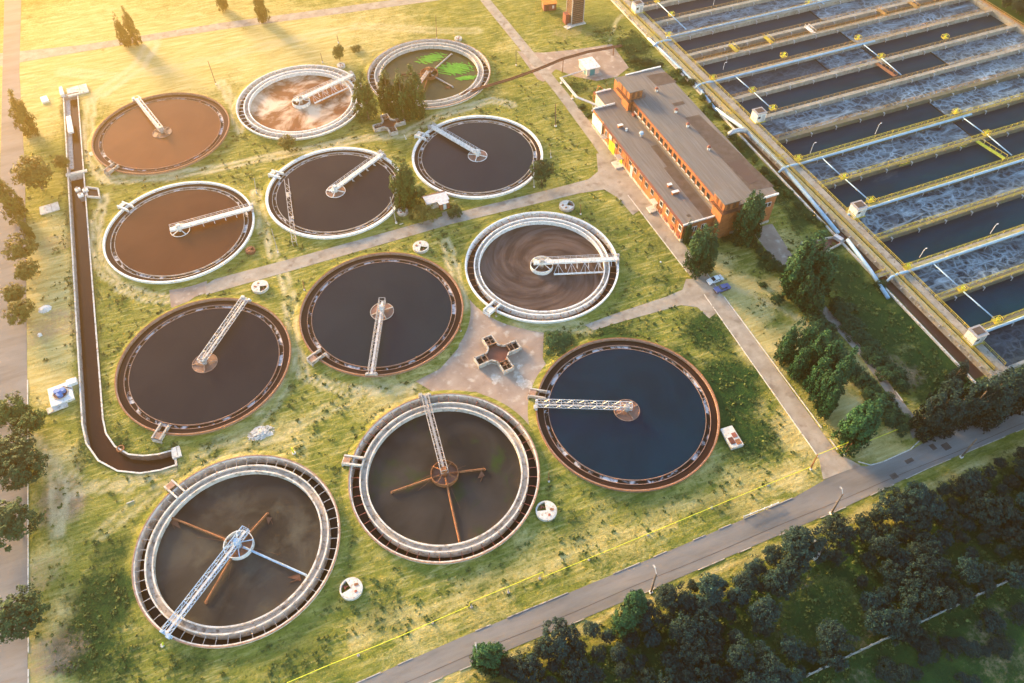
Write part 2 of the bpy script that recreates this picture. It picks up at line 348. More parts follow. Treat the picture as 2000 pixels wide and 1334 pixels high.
BLOBS = [  # (px, py, radius m, channel, strength): R straw, G lush, B bare soil
    (60, 620, 16, 'R', 1.2), (100, 540, 12, 'R', 1.2), (100, 640, 9, 'B', .5), (115, 480, 8, 'B', .4), (110, 760, 7, 'R', .8), (90, 740, 8, 'R', .9), (120, 960, 6, 'B', .6), (80, 1120, 7, 'B', .4), (120, 1200, 7, 'R', .5), (90, 1300, 8, 'R', .6), (70, 470, 12, 'R', .9), (110, 680, 10, 'R', .9), (110, 900, 7, 'R', .5), (120, 990, 7, 'B', .7), (90, 1090, 6, 'R', .5),
    (100, 1280, 7, 'B', .6), (60, 240, 18, 'R', .6), (120, 150, 30, 'R', .9), (330, 110, 40, 'R', .9), (560, 90, 32, 'R', .9), (700, 60, 30, 'R', .5), (180, 60, 40, 'R', .6), (420, 40, 40, 'R', .5),
    (760, 780, 10, 'R', .5), (830, 700, 9, 'R', .3), (560, 850, 9, 'R', .4), (460, 890, 8, 'R', .3), (1360, 900, 10, 'R', .35), (1450, 960, 9, 'R', .45), (1200, 1060, 11, 'R', .35), (1050, 1080, 8, 'R', .3), (960, 1190, 8, 'R', .35), (820, 1240, 9, 'R', .4), (1550, 930, 6, 'R', .6),
    (1450, 610, 9, 'R', .9), (1500, 680, 9, 'R', .9), (1560, 840, 8, 'R', .8), (1640, 800, 8, 'R', .8), (1700, 870, 7, 'R', .6), (1400, 520, 6, 'R', .8), (1450, 560, 7, 'R', .8), (1660, 720, 7, 'R', .8), (1730, 890, 6, 'R', .7), (1500, 560, 6, 'R', .6), (1760, 730, 6, 'B', .5), (1780, 690, 5, 'R', .5), (1480, 790, 4, 'R', .5),
    (1300, 740, 14, 'G', .8), (1420, 760, 13, 'G', .8), (1450, 850, 10, 'G', .7), (1380, 650, 10, 'G', .7), (1200, 660, 8, 'G', .7), (1240, 640, 10, 'G', .4), (1500, 880, 6, 'G', .5), (1230, 980, 10, 'G', .4), (1400, 990, 8, 'G', .4), (1290, 480, 8, 'G', .4), (1250, 420, 8, 'G', .4), (1310, 550, 7, 'G', .4), (1220, 560, 6, 'G', .3), (900, 460, 8, 'G', .3), (1020, 410, 7, 'G', .4),
    (200, 1180, 10, 'G', .8), (170, 1260, 8, 'G', .9), (230, 1300, 8, 'G', .6), (210, 1080, 6, 'G', .6), (180, 880, 5, 'G', .5), (200, 790, 5, 'G', .4), (230, 870, 5, 'G', .8), (330, 1290, 6, 'G', .4), (370, 1310, 6, 'G', .5), (750, 1180, 9, 'G', .4), (600, 1290, 8, 'G', .4), (1120, 1020, 7, 'G', .4),
    (1240, 90, 9, 'G', .9), (1260, 125, 8, 'G', .9), (1180, 50, 12, 'G', .5), (1110, 60, 12, 'B', .35), (1120, 170, 6, 'G', .6), (1130, 220, 5, 'G', .6), (1150, 150, 4, 'G', .5), (1000, 90, 10, 'R', .3),
    (1330, 150, 7, 'G', 1), (1400, 220, 7, 'G', 1), (1450, 290, 7, 'G', 1), (1520, 370, 9, 'G', 1), (1570, 420, 8, 'G', 1), (1540, 470, 5, 'R', .5), (1620, 470, 8, 'G', .7), (1640, 530, 9, 'G', .9), (1690, 580, 10, 'G', .9), (1720, 640, 11, 'G', .9), (1800, 640, 12, 'G', 1), (1830, 720, 12, 'G', 1), (1850, 780, 9, 'G', .8), (1660, 560, 5, 'R', .4), (1750, 600, 5, 'R', .25), (1720, 500, 7, 'G', .9), (1600, 540, 7, 'G', .9), (1560, 650, 5, 'R', .6), (1610, 730, 5, 'R', .7), (1690, 820, 5, 'R', .6), (1420, 450, 5, 'G', .8), (1500, 520, 5, 'G', .8),
    (1950, 20, 30, 'G', 1), (2000, 60, 30, 'G', 1), (1990, -60, 50, 'G', 1), (880, 1330, 6, 'R', .5), (900, 240, 9, 'R', .3), (960, 180, 6, 'R', .3),
]
def smooth(t): t = np.clip(t, 0, 1); return t * t * (3 - 2 * t)
def paint(X, Y):
    c = np.zeros(X.shape + (4,), np.float32)
    wob = 1.6 * np.sin(X * .31 + 1.3 * np.sin(Y * .23)) * np.cos(Y * .37) + 1.1 * np.sin(X * .83 + Y * .61) * np.cos(Y * .77 - X * .35)
    for px, py, r, ch, s in BLOBS:
        p = at(px, py); d = np.hypot(X - p.x, Y - p.y) + wob * min(1, r / 8)
        k = 'RGB'.index(ch); c[..., k] = np.maximum(c[..., k], s * smooth(1.25 - d / r))
    # bottom woodland floor and road verges
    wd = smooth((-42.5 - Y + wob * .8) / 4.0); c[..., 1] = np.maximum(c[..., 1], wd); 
    vg = smooth(1 - np.abs(Y + 40.2 + wob * .3) / 1.8) * .5; c[..., 0] = np.maximum(c[..., 0], vg)
    vg = smooth(1 - np.abs(Y + 26.0 + wob) / 5.5) * .45 * (X > 15); c[..., 0] = np.maximum(c[..., 0], vg)
    cl = [at(*p)[:2] for p in ((1580, 1120), (1650, 1130), (1720, 1230), (1690, 1270), (1600, 1285), (1500, 1240), (1520, 1180))]
    clr = smooth(1 - dist_poly(X, Y, cl + cl[:1]) / 5) * .6 + .5 * inside(X, Y, cl)
    c[..., 1] *= 1 - .40 * np.clip(clr, 0, 1); c[..., 2] = np.maximum(c[..., 2], .22 * np.clip(clr, 0, 1))
    fs = smooth((-63.5 - Y) / 3) * (.10 + .25 * np.sin(X * .2 + 1.7 * np.sin(Y * .15))); c[..., 2] = np.maximum(c[..., 2], np.clip(fs, 0, 1)); c[..., 1] *= 1 - .5 * np.clip(fs, 0, 1)
    # worn rings round the tanks
    for x, y, R in TANKS:
        d = np.hypot(X - x, Y - y) - R; c[..., 1] = np.maximum(c[..., 1], .35 * smooth(1 - np.abs(d - 2.8 + .4 * wob) / 1.5))
    for pl, g, w, s in TRACKS:
        d = dist_poly(X, Y, pl) + .18 * wob
        w = max(w, .5) * .9; g = g * 1.15; t = s * np.maximum(smooth(1.4 - np.abs(d - g) / w), .22 * smooth(1.3 - d / (g + w + .2)))
        c[..., 3] = np.maximum(c[..., 3], t); c[..., 1] *= 1 - .8 * t
    d = np.minimum(dist_poly(X, Y, CH_L), dist_poly(X, Y, CH_R)) + .3 * wob
    c[..., 1] = np.maximum(c[..., 1], .55 * smooth(1.2 - d / 2.2))
    return c
def ground_mat():
    m, n, l, b = newmat('rough_grass')
    a = n.new('ShaderNodeAttribute'); a.attribute_name = 'paint'
    a2 = n.new('ShaderNodeAttribute'); a2.attribute_name = 'track'
    sp = n.new('ShaderNodeSeparateColor'); l.new(a.outputs['Color'], sp.inputs[0])
    g = n.new('ShaderNodeNewGeometry'); pos = g.outputs['Position']
    def noise(sc, det, rough=.6, vec=pos, dist=0.0):
        q = n.new('ShaderNodeTexNoise'); setv(q, 'Scale', sc); setv(q, 'Detail', det); setv(q, 'Roughness', rough); setv(q, 'Distortion', dist); l.new(vec, q.inputs['Vector']); return q.outputs['Fac']
    def mixc(f, c1, c2):
        x = n.new('ShaderNodeMix'); x.data_type = 'RGBA'
        if isinstance(f, float): x.inputs[0].default_value = f
        else: l.new(f, x.inputs[0])
        for k, c in ((6, c1), (7, c2)):
            if isinstance(c, tuple): x.inputs[k].default_value = rgb(c)
            else: l.new(c, x.inputs[k])
        return x.outputs[2]
    def cr(f, *st):
        r = ramp(n, list(st)); l.new(f, r.inputs[0]); return r.outputs[0]
    def math_(op, x, y):
        q = n.new('ShaderNodeMath'); q.operation = op; q.use_clamp = True
        for k, v in ((0, x), (1, y)):
            if isinstance(v, (int, float)): q.inputs[k].default_value = v
            else: l.new(v, q.inputs[k])
        return q.outputs[0]
    big = noise(.035, 5, .6, dist=.8); mid = noise(.22, 6, .65, dist=.5); fine = noise(1.3, 6, .7); tiny = noise(4.5, 4, .7)
    mp = n.new('ShaderNodeMapping'); mp.inputs['Scale'].default_value = (.25, 1.6, 1); mp.inputs['Rotation'].default_value = (0, 0, .5); l.new(pos, mp.inputs[0])
    streak = noise(.5, 5, .65, vec=mp.outputs[0], dist=.6)
    grass = cr(mid, (.28, (.040, .088, .016)), (.42, (.115, .155, .028)), (.57, (.25, .245, .045)), (.78, (.43, .365, .12)))
    g2 = cr(streak, (.30, (.050, .100, .017)), (.5, (.19, .20, .035)), (.74, (.44, .38, .14)))
    grass = mixc(.5, grass, g2)
    dk = cr(fine, (.34, (1, 1, 1)), (.47, (0, 0, 0)))
    dkm = math_('MULTIPLY', dk, cr(big, (.35, (.25, .25, .25)), (.6, (.85, .85, .85))))
    grass = mixc(dkm, grass, (.045, .075, .013))
    pl_ = math_('MULTIPLY', cr(noise(.8, 6, .7, vec=mp.outputs[0]), (.50, (0, 0, 0)), (.64, (1, 1, 1))), cr(big, (.30, (.9, .9, .9)), (.62, (.25, .25, .25))))
    grass = mixc(pl_, grass, (.52, .44, .18))
    straw = cr(streak, (.3, (.34, .27, .085)), (.5, (.47, .39, .15)), (.72, (.60, .52, .26)))
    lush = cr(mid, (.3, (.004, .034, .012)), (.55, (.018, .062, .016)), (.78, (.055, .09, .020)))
    soil = cr(mid, (.3, (.22, .14, .085)), (.7, (.40, .28, .19)))
    def edge(ch, lo=.30, hi=.70):
        v = math_('ADD', sp.outputs[ch], math_('MULTIPLY', math_('SUBTRACT', fine, .5), .9)); 
        q = n.new('ShaderNodeMath'); q.operation = 'ADD'; l.new(sp.outputs[ch], q.inputs[0])
        w = n.new('ShaderNodeMath'); w.operation = 'MULTIPLY_ADD'; l.new(fine, w.inputs[0]); w.inputs[1].default_value = 1.0; w.inputs[2].default_value = -.5; l.new(w.outputs[0], q.inputs[1])
        w2 = n.new('ShaderNodeMath'); w2.operation = 'MULTIPLY_ADD'; l.new(mid, w2.inputs[0]); w2.inputs[1].default_value = .9; w2.inputs[2].default_value = -.45
        q2 = n.new('ShaderNodeMath'); q2.operation = 'ADD'; l.new(q.outputs[0], q2.inputs[0]); l.new(w2.outputs[0], q2.inputs[1])
        return math_('MULTIPLY', cr(q2.outputs[0], (lo, (0, 0, 0)), (hi, (1, 1, 1))), cr(sp.outputs[ch], (.02, (0, 0, 0)), (.2, (1, 1, 1))))
    c = mixc(edge(0, .12, .6), grass, straw); c = mixc(edge(1, .28, .66), c, lush); c = mixc(edge(2, .25, .8), c, soil)
    tk = n.new('ShaderNodeMath'); tk.operation = 'MULTIPLY_ADD'; tk.use_clamp = True; l.new(fine, tk.inputs[0]); tk.inputs[1].default_value = 2.1; tk.inputs[2].default_value = -.10
    c = mixc(math_('MULTIPLY', a2.outputs['Fac'], tk.outputs[0]), c, cr(mid, (.3, (.50, .41, .22)), (.7, (.66, .57, .37))))
    c = mixc(math_('MULTIPLY', cr(tiny, (.5, (0, 0, 0)), (.72, (1, 1, 1))), .30), c, (.05, .07, .016))
    l.new(c, b.inputs['Base Color']); setv(b, 'Roughness', .95); setv(b, 'Specular IOR Level', .1)
    hh = n.new('ShaderNodeMath'); hh.operation = 'ADD'; l.new(fine, hh.inputs[0]); l.new(mid, hh.inputs[1])
    bm = n.new('ShaderNodeBump'); setv(bm, 'Strength', .8); setv(bm, 'Distance', .5); l.new(hh.outputs[0], bm.inputs['Height']); l.new(bm.outputs[0], b.inputs['Normal'])
    return m
M['ground'] = ground_mat()
def paint_mesh(me):
    n = len(me.vertices); co = np.empty(n * 3, np.float32); me.vertices.foreach_get('co', co); co = co.reshape(n, 3)
    pc = paint(co[:, 0].astype(float), co[:, 1].astype(float)); a = me.color_attributes.new('paint', 'FLOAT_COLOR', 'POINT'); a.data.foreach_set('color', pc.ravel())
    b = me.attributes.new('track', 'FLOAT', 'POINT'); b.data.foreach_set('value', np.ascontiguousarray(pc[:, 3]))
gx = np.concatenate([np.arange(-460, -60, 25.), np.arange(-60, 190, 1.), np.arange(190, 320, 4.), np.arange(320, 700, 20.)])
gy = np.concatenate([np.arange(-300, -76, 14.), np.arange(-76, 200, 1.), np.arange(200, 300, 4.), np.arange(300, 760, 20.)])
XX, YY = np.meshgrid(gx, gy, indexing='ij')
VN = len(gy); idx = np.arange(XX.size).reshape(XX.shape)
hole = np.zeros(XX.shape, bool)
for x, y, R in TANKS: hole |= np.hypot(XX - x, YY - y) < R - .35
CHP = CH_L + CH_R[::-1]
hole |= inside(XX, YY, CHP)
hole |= (XX > 166.5) & (XX < 290.5) & (YY > -22) & (YY < 216)
hq = hole[:-1, :-1] | hole[1:, :-1] | hole[1:, 1:] | hole[:-1, 1:]
q = np.stack([idx[:-1, :-1], idx[1:, :-1], idx[1:, 1:], idx[:-1, 1:]], -1)[~hq]
me = bpy.data.meshes.new('ground')
ZZ = np.zeros_like(XX)
me.from_pydata(np.stack([XX, YY, ZZ], -1).reshape(-1, 3).tolist(), [], q.tolist()); me.materials.append(M['ground']); paint_mesh(me)
tag(link('ground', me), kind='structure')

def offset(pl, d):
    out = []
    for i, p in enumerate(pl):
        a = Vector(pl[max(i - 1, 0)]); b = Vector(pl[min(i + 1, len(pl) - 1)]); t = (b - a).normalized(); out.append((p[0] - t.y * d, p[1] + t.x * d))
    return out
def sheet(name, poly, z, m, kind='structure', parent=None):
    return tag(MB().prism(poly, -.05, z).build(name, m, parent), kind=kind)
def kerb(parent, pl, side, h=.13, w=.22, m='pale_concrete', gap=.04):
    mb = MB()
    for a, b in zip(pl[:-1], pl[1:]):
        a = Vector(a); b = Vector(b); L = (b - a).length; n = max(1, int(L / 3.0)); t = (b - a) / L; nn = Vector((-t.y, t.x)) * side * w / 2
        for i in range(n):
            if random.random() < gap: continue
            p = a + (b - a) * (i / n) + nn; q_ = a + (b - a) * ((i + 1) / n) - t * .08 + nn; dz = random.uniform(-.03, .02)
            mb.beam(V2(p, h / 2 - .02 + dz), V2(q_, h / 2 - .02 + dz), w, h + .04)
    return mb.build('kerb', M[m], parent)
# main road along the bottom of the site, with its kerbs, seam and patches
RDL = [(-120, -40.5), (5, -39.0), (55, -38.8), (95, -38.2), (118, -37.9), (140, -36.9), (170, -36.7), (400, -37.0)]
RDU = [(-120, -36.5), (8, -34.5), (35, -33.5), (67, -33.1), (97, -32.5), (109, -32.2), (117, -31.2), (125, -30.1), (128.7, -32.1), (139.5, -32.0), (151, -30.4), (172, -30.2), (400, -30.5)]
rd = sheet('main_road', RDL + RDU[::-1], .03, M['asphalt'])
kerb(rd, RDU[1:6], 1, gap=.45, m='concrete', w=.16); kerb(rd, RDL[::-1][1:7], 1, gap=.45, m='concrete', w=.16)
kerb(rd, [(127.0, -30.2), (129.0, -31.9), (132, -32.2), (139.5, -31.9), (143.5, -30.6), (145, -28.0)], 1, gap=.0, m='pale_concrete'); kerb(rd, [(148.6, -27.8), (151, -30.2), (172, -30.0), (230, -30.2)], 1, gap=.02, m='pale_concrete')
mb = MB()
for i in range(60):
    x = -20 + i * 3.2; y = -37.3 + .011 * max(0, x - 20) + .09 * math.sin(x * .2)
    mb.beam((x, y, .033), (x + 3.2, -37.3 + .011 * max(0, x + 3.2 - 20) + .09 * math.sin((x + 3.2) * .2), .033), .10, .012)
mb.build('road_seam', M['roof_dark'], rd)
for px, py, a, bb in ((1805, 845, 2.6, 1.6), (1822, 873, 1.2, 1.4), (1848, 872, 1.8, 1.6), (1776, 900, 2.0, .9), (1746, 930, 1.6, 1.2), (1700, 915, 3, 1.5)):
    p = at(px, py); MB().box((p.x, p.y, .036), (a, bb, .012), .05).build('asphalt_patch', M['roof_dark'] if py != 915 else M['asphalt'], rd)
# inner plant road past the brick building
ir = sheet('plant_road', [(119.4, 260), (119.6, 183), (121.6, 120), (121.4, 92), (120.6, 70), (121.3, 25), (119.8, -26.2), (117.5, -30.9), (127.0, -31.0), (124.2, -26.6), (125.4, 22), (125.6, 60), (126.2, 78), (125.4, 95), (125.2, 120), (123.2, 183), (123.2, 260)], .045, M['pale_road'])
kerb(ir, [(121.3, 24.5), (119.9, -26)], -1, gap=.12); kerb(ir, [(124.7, -26), (125.4, 22), (125.6, 38)], -1, gap=.12); kerb(ir, [(120.7, 66), (121.2, 33)], -1, gap=.2)
# two cross paths, paved yard and the pad by the left tank
sheet('side_path', pts((402, 556), (420, 545), (600, 497), (870, 421), (1090, 366), (1150, 350), (1168, 335), (1165, 300), (1190, 300), (1230, 372), (1250, 410), (1236, 420), (1205, 385), (1180, 370), (1130, 378), (880, 438), (600, 520), (402, 576)), .035, M['pale_road'])
sheet('concrete_pad', pts((330, 560), (345, 545), (404, 540), (404, 572), (380, 580), (345, 606), (334, 600)), .03, M['yard'])
sheet('side_path', pts((1142, 635), (1200, 613), (1300, 580), (1333, 566), (1340, 545), (1365, 545), (1400, 610), (1385, 622), (1362, 600), (1330, 596), (1215, 628), (1160, 645)), .035, M['pale_road'])
sheet('paved_yard', pts((905, 560), (930, 600), (980, 625), (1030, 645), (1062, 650), (1060, 700), (1068, 715), (1050, 760), (1040, 800), (1045, 860), (1020, 830), (985, 790), (930, 765), (850, 768), (812, 745), (860, 720), (895, 680), (905, 630)), .03, M['yard'])
sheet('paved_yard', pts((1010, 100), (1060, 103), (1130, 96), (1195, 86), (1228, 132), (1205, 150), (1165, 158), (1125, 150), (1085, 135), (1062, 160), (1050, 155)), .025, M['yard'])
sheet('forecourt', pts((1160, 245), (1185, 290), (1260, 395), (1325, 475), (1340, 480), (1325, 500), (1230, 380), (1170, 300)), .03, M['pale_road'])
sheet('pavement', pts((1468, 450), (1495, 440), (1508, 437), (1548, 500), (1545, 525), (1520, 520)), .03, M['yard'])
kp = sheet('back_lane', pts((1580, 585), (1592, 574), (1614, 600), (1645, 634), (1700, 699), (1765, 786), (1795, 826), (1816, 848), (1782, 856), (1766, 808), (1746, 788), (1683, 699), (1624, 634), (1597, 604)), .03, M['pale_road'])
kerb(kp, pts((1617, 602), (1646, 634), (1700, 698), (1766, 786)), -1, gap=.3, m='pale_concrete')
sheet('left_road', [(-47.0, 330), (-46.5, 60), (-45.5, -60), (-39.8, -60), (-39.5, 60), (-39.8, 140), (-41.5, 200), (-40, 330)], .03, M['asphalt'])
kerb(bpy.data.objects['left_road'], [(-39.7, -40), (-39.5, 60)], -1, gap=.1)
sheet('lay_by', pts((-40, 560), (0, 440), (20, 440), (25, 520), (0, 640), (-40, 700)), .022, M['yard'])
sheet('far_road', pts((-200, 160), (-60, 125), (0, 104), (160, 88), (300, 66), (430, 45), (640, 17), (900, -18), (960, -28), (965, -18), (905, -6), (640, 30), (430, 58), (300, 78), (160, 101), (60, 118), (-60, 140), (-200, 180)), .028, M['pale_road'])
# weed tufts: nobody could count them
def tufts(name, npts, z0=0.0):
    P = []
    while sum(len(p) for p in P) < npts:
        X = rng.uniform(-44, 190, 20000); Y = rng.uniform(-66, 150, 20000)
        c = paint(X, Y); w = .05 + .75 * c[:, 1] - .10 * c[:, 0] + .30 * np.clip(1.3 * np.sin(X * .21 + 2 * np.sin(Y * .13)) * np.sin(Y * .19 + 1.5 * np.sin(X * .11)) + .8 * np.sin(X * .9 + 2 * np.sin(Y * .7)) * np.sin(Y * .8 + 1.5 * np.sin(X * .6)), 0, 2)
        w *= np.where((Y < -24) & (X < 60), 1.3, 1.0); w *= np.where(X < -8, 1.1, 1.0)
        k = rng.random(20000) < w * .8
        for x, y, R in TANKS: k &= np.hypot(X - x, Y - y) > R + 1.6
        k &= ~inside(X, Y, offset(CHP[:len(CH_L)], -1.0) + offset(CH_R, 1.0)[::-1]); k &= X < 163.5
        k &= ~((Y > -39.4) & (Y < -29.5)); k &= ~((X > 118.5) & (X < 126.5) & (Y > -30)); k &= ~((X < -39) & (X > -47.5)); k &= ~((X > 124) & (X < 152.5) & (Y > 40) & (Y < 107.5))
        for o in COL.objects:
            if o.get('kind') == 'structure' and o.name.split('.')[0] in ('side_path', 'paved_yard', 'concrete_pad', 'forecourt', 'pavement', 'back_lane'):
                nv = len(o.data.vertices) // 2; k &= ~inside(X, Y, [tuple(v.co[:2]) for v in o.data.vertices[nv:]])
        P.append(np.stack([X[k], Y[k]], 1))
    P = np.concatenate(P)[:npts]; n = len(P); K = 6
    r = np.repeat(.10 + .42 * rng.random(n) ** 2.2, K)[:, None]
    cen = np.repeat(np.concatenate([P, np.full((n, 1), z0)], 1), K, 0)
    a = rng.uniform(0, 2 * PI, n * K); off = np.stack([np.cos(a), np.sin(a), rng.uniform(.3, .8, n * K)], 1) * r * rng.uniform(.4, 1, (n * K, 1))
    leaf_quads(name, cen + off, r[:, 0] * .8, np.repeat(rng.random(n), K) * .8, M['tuft'], up=.6)
    return bpy.data.objects[name]
def leaf_quads(name, cen, size, tone, m, up=.0, outward=None, mesh_only=False):
    n = len(cen)
    nr = rng.normal(size=(n, 3)); nr[:, 2] = np.abs(nr[:, 2]) + up
    if outward is not None: nr = nr * .7 + outward * 1.1
    nr /= np.linalg.norm(nr, axis=1, keepdims=True)
    t = np.cross(nr, rng.normal(size=(n, 3))); t /= np.linalg.norm(t, axis=1, keepdims=True) + 1e-9; bt = np.cross(nr, t)
    s = np.asarray(size).reshape(-1, 1) * rng.uniform(.7, 1.2, (n, 1)); s2 = s * rng.uniform(.45, .8, (n, 1))
    V = np.stack([cen - t * s, cen - bt * s2, cen + t * s, cen + bt * s2], 1).reshape(-1, 3)
    me = bpy.data.meshes.new(name); me.from_pydata(V.tolist(), [], np.arange(4 * n).reshape(n, 4).tolist()); me.materials.append(m)
    at_ = me.attributes.new('tone', 'FLOAT', 'POINT'); at_.data.foreach_set('value', np.repeat(np.asarray(tone, np.float32), 4))
    if mesh_only: return me
    return link(name, me)
tag(tufts('weed_tufts', 13000), kind='stuff')
# ------------------------------------------------------------------ settling tanks and their rotating scraper bridges
RIM = 1.1
def verge(parent, c, R):
    """trodden soil apron sloping from the tank wall to the grass"""
    mb = MB(); n = 140; k = 0
    for i in range(n):
        a = 2 * PI * i / n
        for r, z in ((R - .02, .45), (R + .9, .30), (R + 2.0, -.03)): mb.v.append(Vector((c[0] + r * math.cos(a), c[1] + r * math.sin(a), z)))
    for i in range(n):
        j = (i + 1) % n
        for e in (0, 1): mb.f.append((3 * i + e, 3 * i + e + 1, 3 * j + e + 1, 3 * j + e))
    me = mb.mesh('soil_apron', M['ground'], True); paint_mesh(me)
    for v in me.vertices: v.co.x -= c[0]; v.co.y -= c[1]
    return link('soil_apron', me, parent)
def ang(c, p): return math.atan2(p[1] - c[1], p[0] - c[0])
def tank_deep(i, label, rim_m, wall_m, ring_m, strut_m, inner_m, chan_m, chamber_px=None, floor_z=-2.0, wz=-.25, kerb_m='rim_brown', apron=True, strut_n=54, iw=16.3):
    x, y, R = TANKS[i]
    t = thing('settling_tank', label, 'water tank', (x, y, 0), 'round settling tanks of the treatment works')
    if apron: verge(t, (x, y), R)
    MB().ring((0, 0, 0), [(R, -.2), (R, RIM), (R - .42, RIM), (R - .42, floor_z)]).build('outer_wall', M[wall_m], t)
    MB().ring((0, 0, 0), [(R + .10, RIM - .10), (R + .10, RIM + .07), (R - .16, RIM + .07), (R - .16, RIM - .10)]).build('rim_rail', M[rim_m], t)
    ro = R - 2.25; k = iw / 16.3
    MB().ring((0, 0, 0), [(ro, floor_z), (ro, RIM), (ro - .28, RIM), (ro - .28, .25), (iw + .3, .25), (iw + .3, RIM - .12), (iw, RIM - .12), (iw, floor_z)]).build('overflow_ring', M[ring_m], t)
    MB().disc((0, 0, .31), iw + .29, ro - .27).build('launder_bed', M['concrete'], t)
    MB().disc((0, 0, floor_z + .45), ro - .01, R - .41).build('channel_water', M[chan_m], t)
    MB().disc((0, 0, wz), 0, iw + .01, 128).build('water_surface', M[inner_m], t)
    st = MB().beam((ro - .1, 0, RIM - .28), (R - .3, 0, RIM - .28), .085, .12); st.beam((ro, 0, RIM - .75), (ro + .75, 0, RIM - .32), .06); sm = st.mesh('strut', M[strut_m])
    for q in range(strut_n): link('strut', sm, t, (0, 0, 0), 2 * PI * (q + .3) / strut_n)
    if chamber_px: chamber(t, (x, y), R, ro, chamber_px, wall_m)
    return t
def chamber(t, c, R, ro, px, wall_m, lid=None):
    lid = {'white': 'pale_concrete'}.get(wall_m, 'rim_brown' if lid is None else lid)
    a = ang(c, at(*px)); m = Matrix.Rotation(a, 3, 'Z'); mb = MB()
    for s in (-1, 1): mb.beam(m @ Vector((ro - .2, s * .95, RIM - .05)), m @ Vector((R + 1.9, s * .95, RIM - .05)), .34, .9)
    mb.beam(m @ Vector((R + 1.9, -1.1, .55)), m @ Vector((R + 1.9, 1.1, .55)), .3, 1.0)
    mb.build('outlet_chamber', M[wall_m], t)
    MB().beam(m @ Vector((R + .25, 0, RIM + .30)), m @ Vector((R + 1.75, 0, RIM + .22)), 1.55, .08).build('chamber_cover', M[lid], t)
def tank_level(i, label, rim_m, rim_w, in_m, ann_m, chamber_px=None, apron=True, trough_w=1.05, wz=.45, r_out=None):
    x, y, R = TANKS[i]
    t = thing('settling_tank', label, 'water tank', (x, y, 0), 'round settling tanks of the treatment works')
    if apron: verge(t, (x, y), R)
    MB().ring((0, 0, 0), [(R, -.1), (R, RIM), (R - rim_w, RIM), (R - rim_w, -1.2)]).build('outer_wall', M[rim_m], t)
    if rim_w < .5:
        MB().ring((0, 0, 0), [(R + .06, RIM - .08), (R + .06, RIM + .05), (R - .12, RIM + .05), (R - .12, RIM - .08)]).build('rim_rail', M['rust' if rim_m == 'rim_brown' else 'white'], t)
    ri = R - 2.95; ro = ri + trough_w
    MB().disc((0, 0, wz), ro + .05, R - rim_w + .01).build('edge_water', M[ann_m], t)
    MB().ring((0, 0, 0), [(ro + .12, -.4), (ro + .12, wz + .09), (ro, wz + .09), (ro, wz - .45), (ri + .12, wz - .45), (ri + .12, wz + .10), (ri, wz + .10), (ri, -.4)]).build('overflow_ring', M['rim_brown'] if rim_m == 'rim_brown' else M['concrete'], t)
    MB().disc((0, 0, wz - .32), ri + .10, ro + .02).build('launder_water', M['w_trough'], t)
    MB().disc((0, 0, wz + .01), 0, ri + .02, 128).build('water_surface', M[in_m], t)
    if chamber_px: chamber(t, (x, y), R, ro, chamber_px, 'concrete' if rim_m == 'rim_brown' else 'white')
    return t

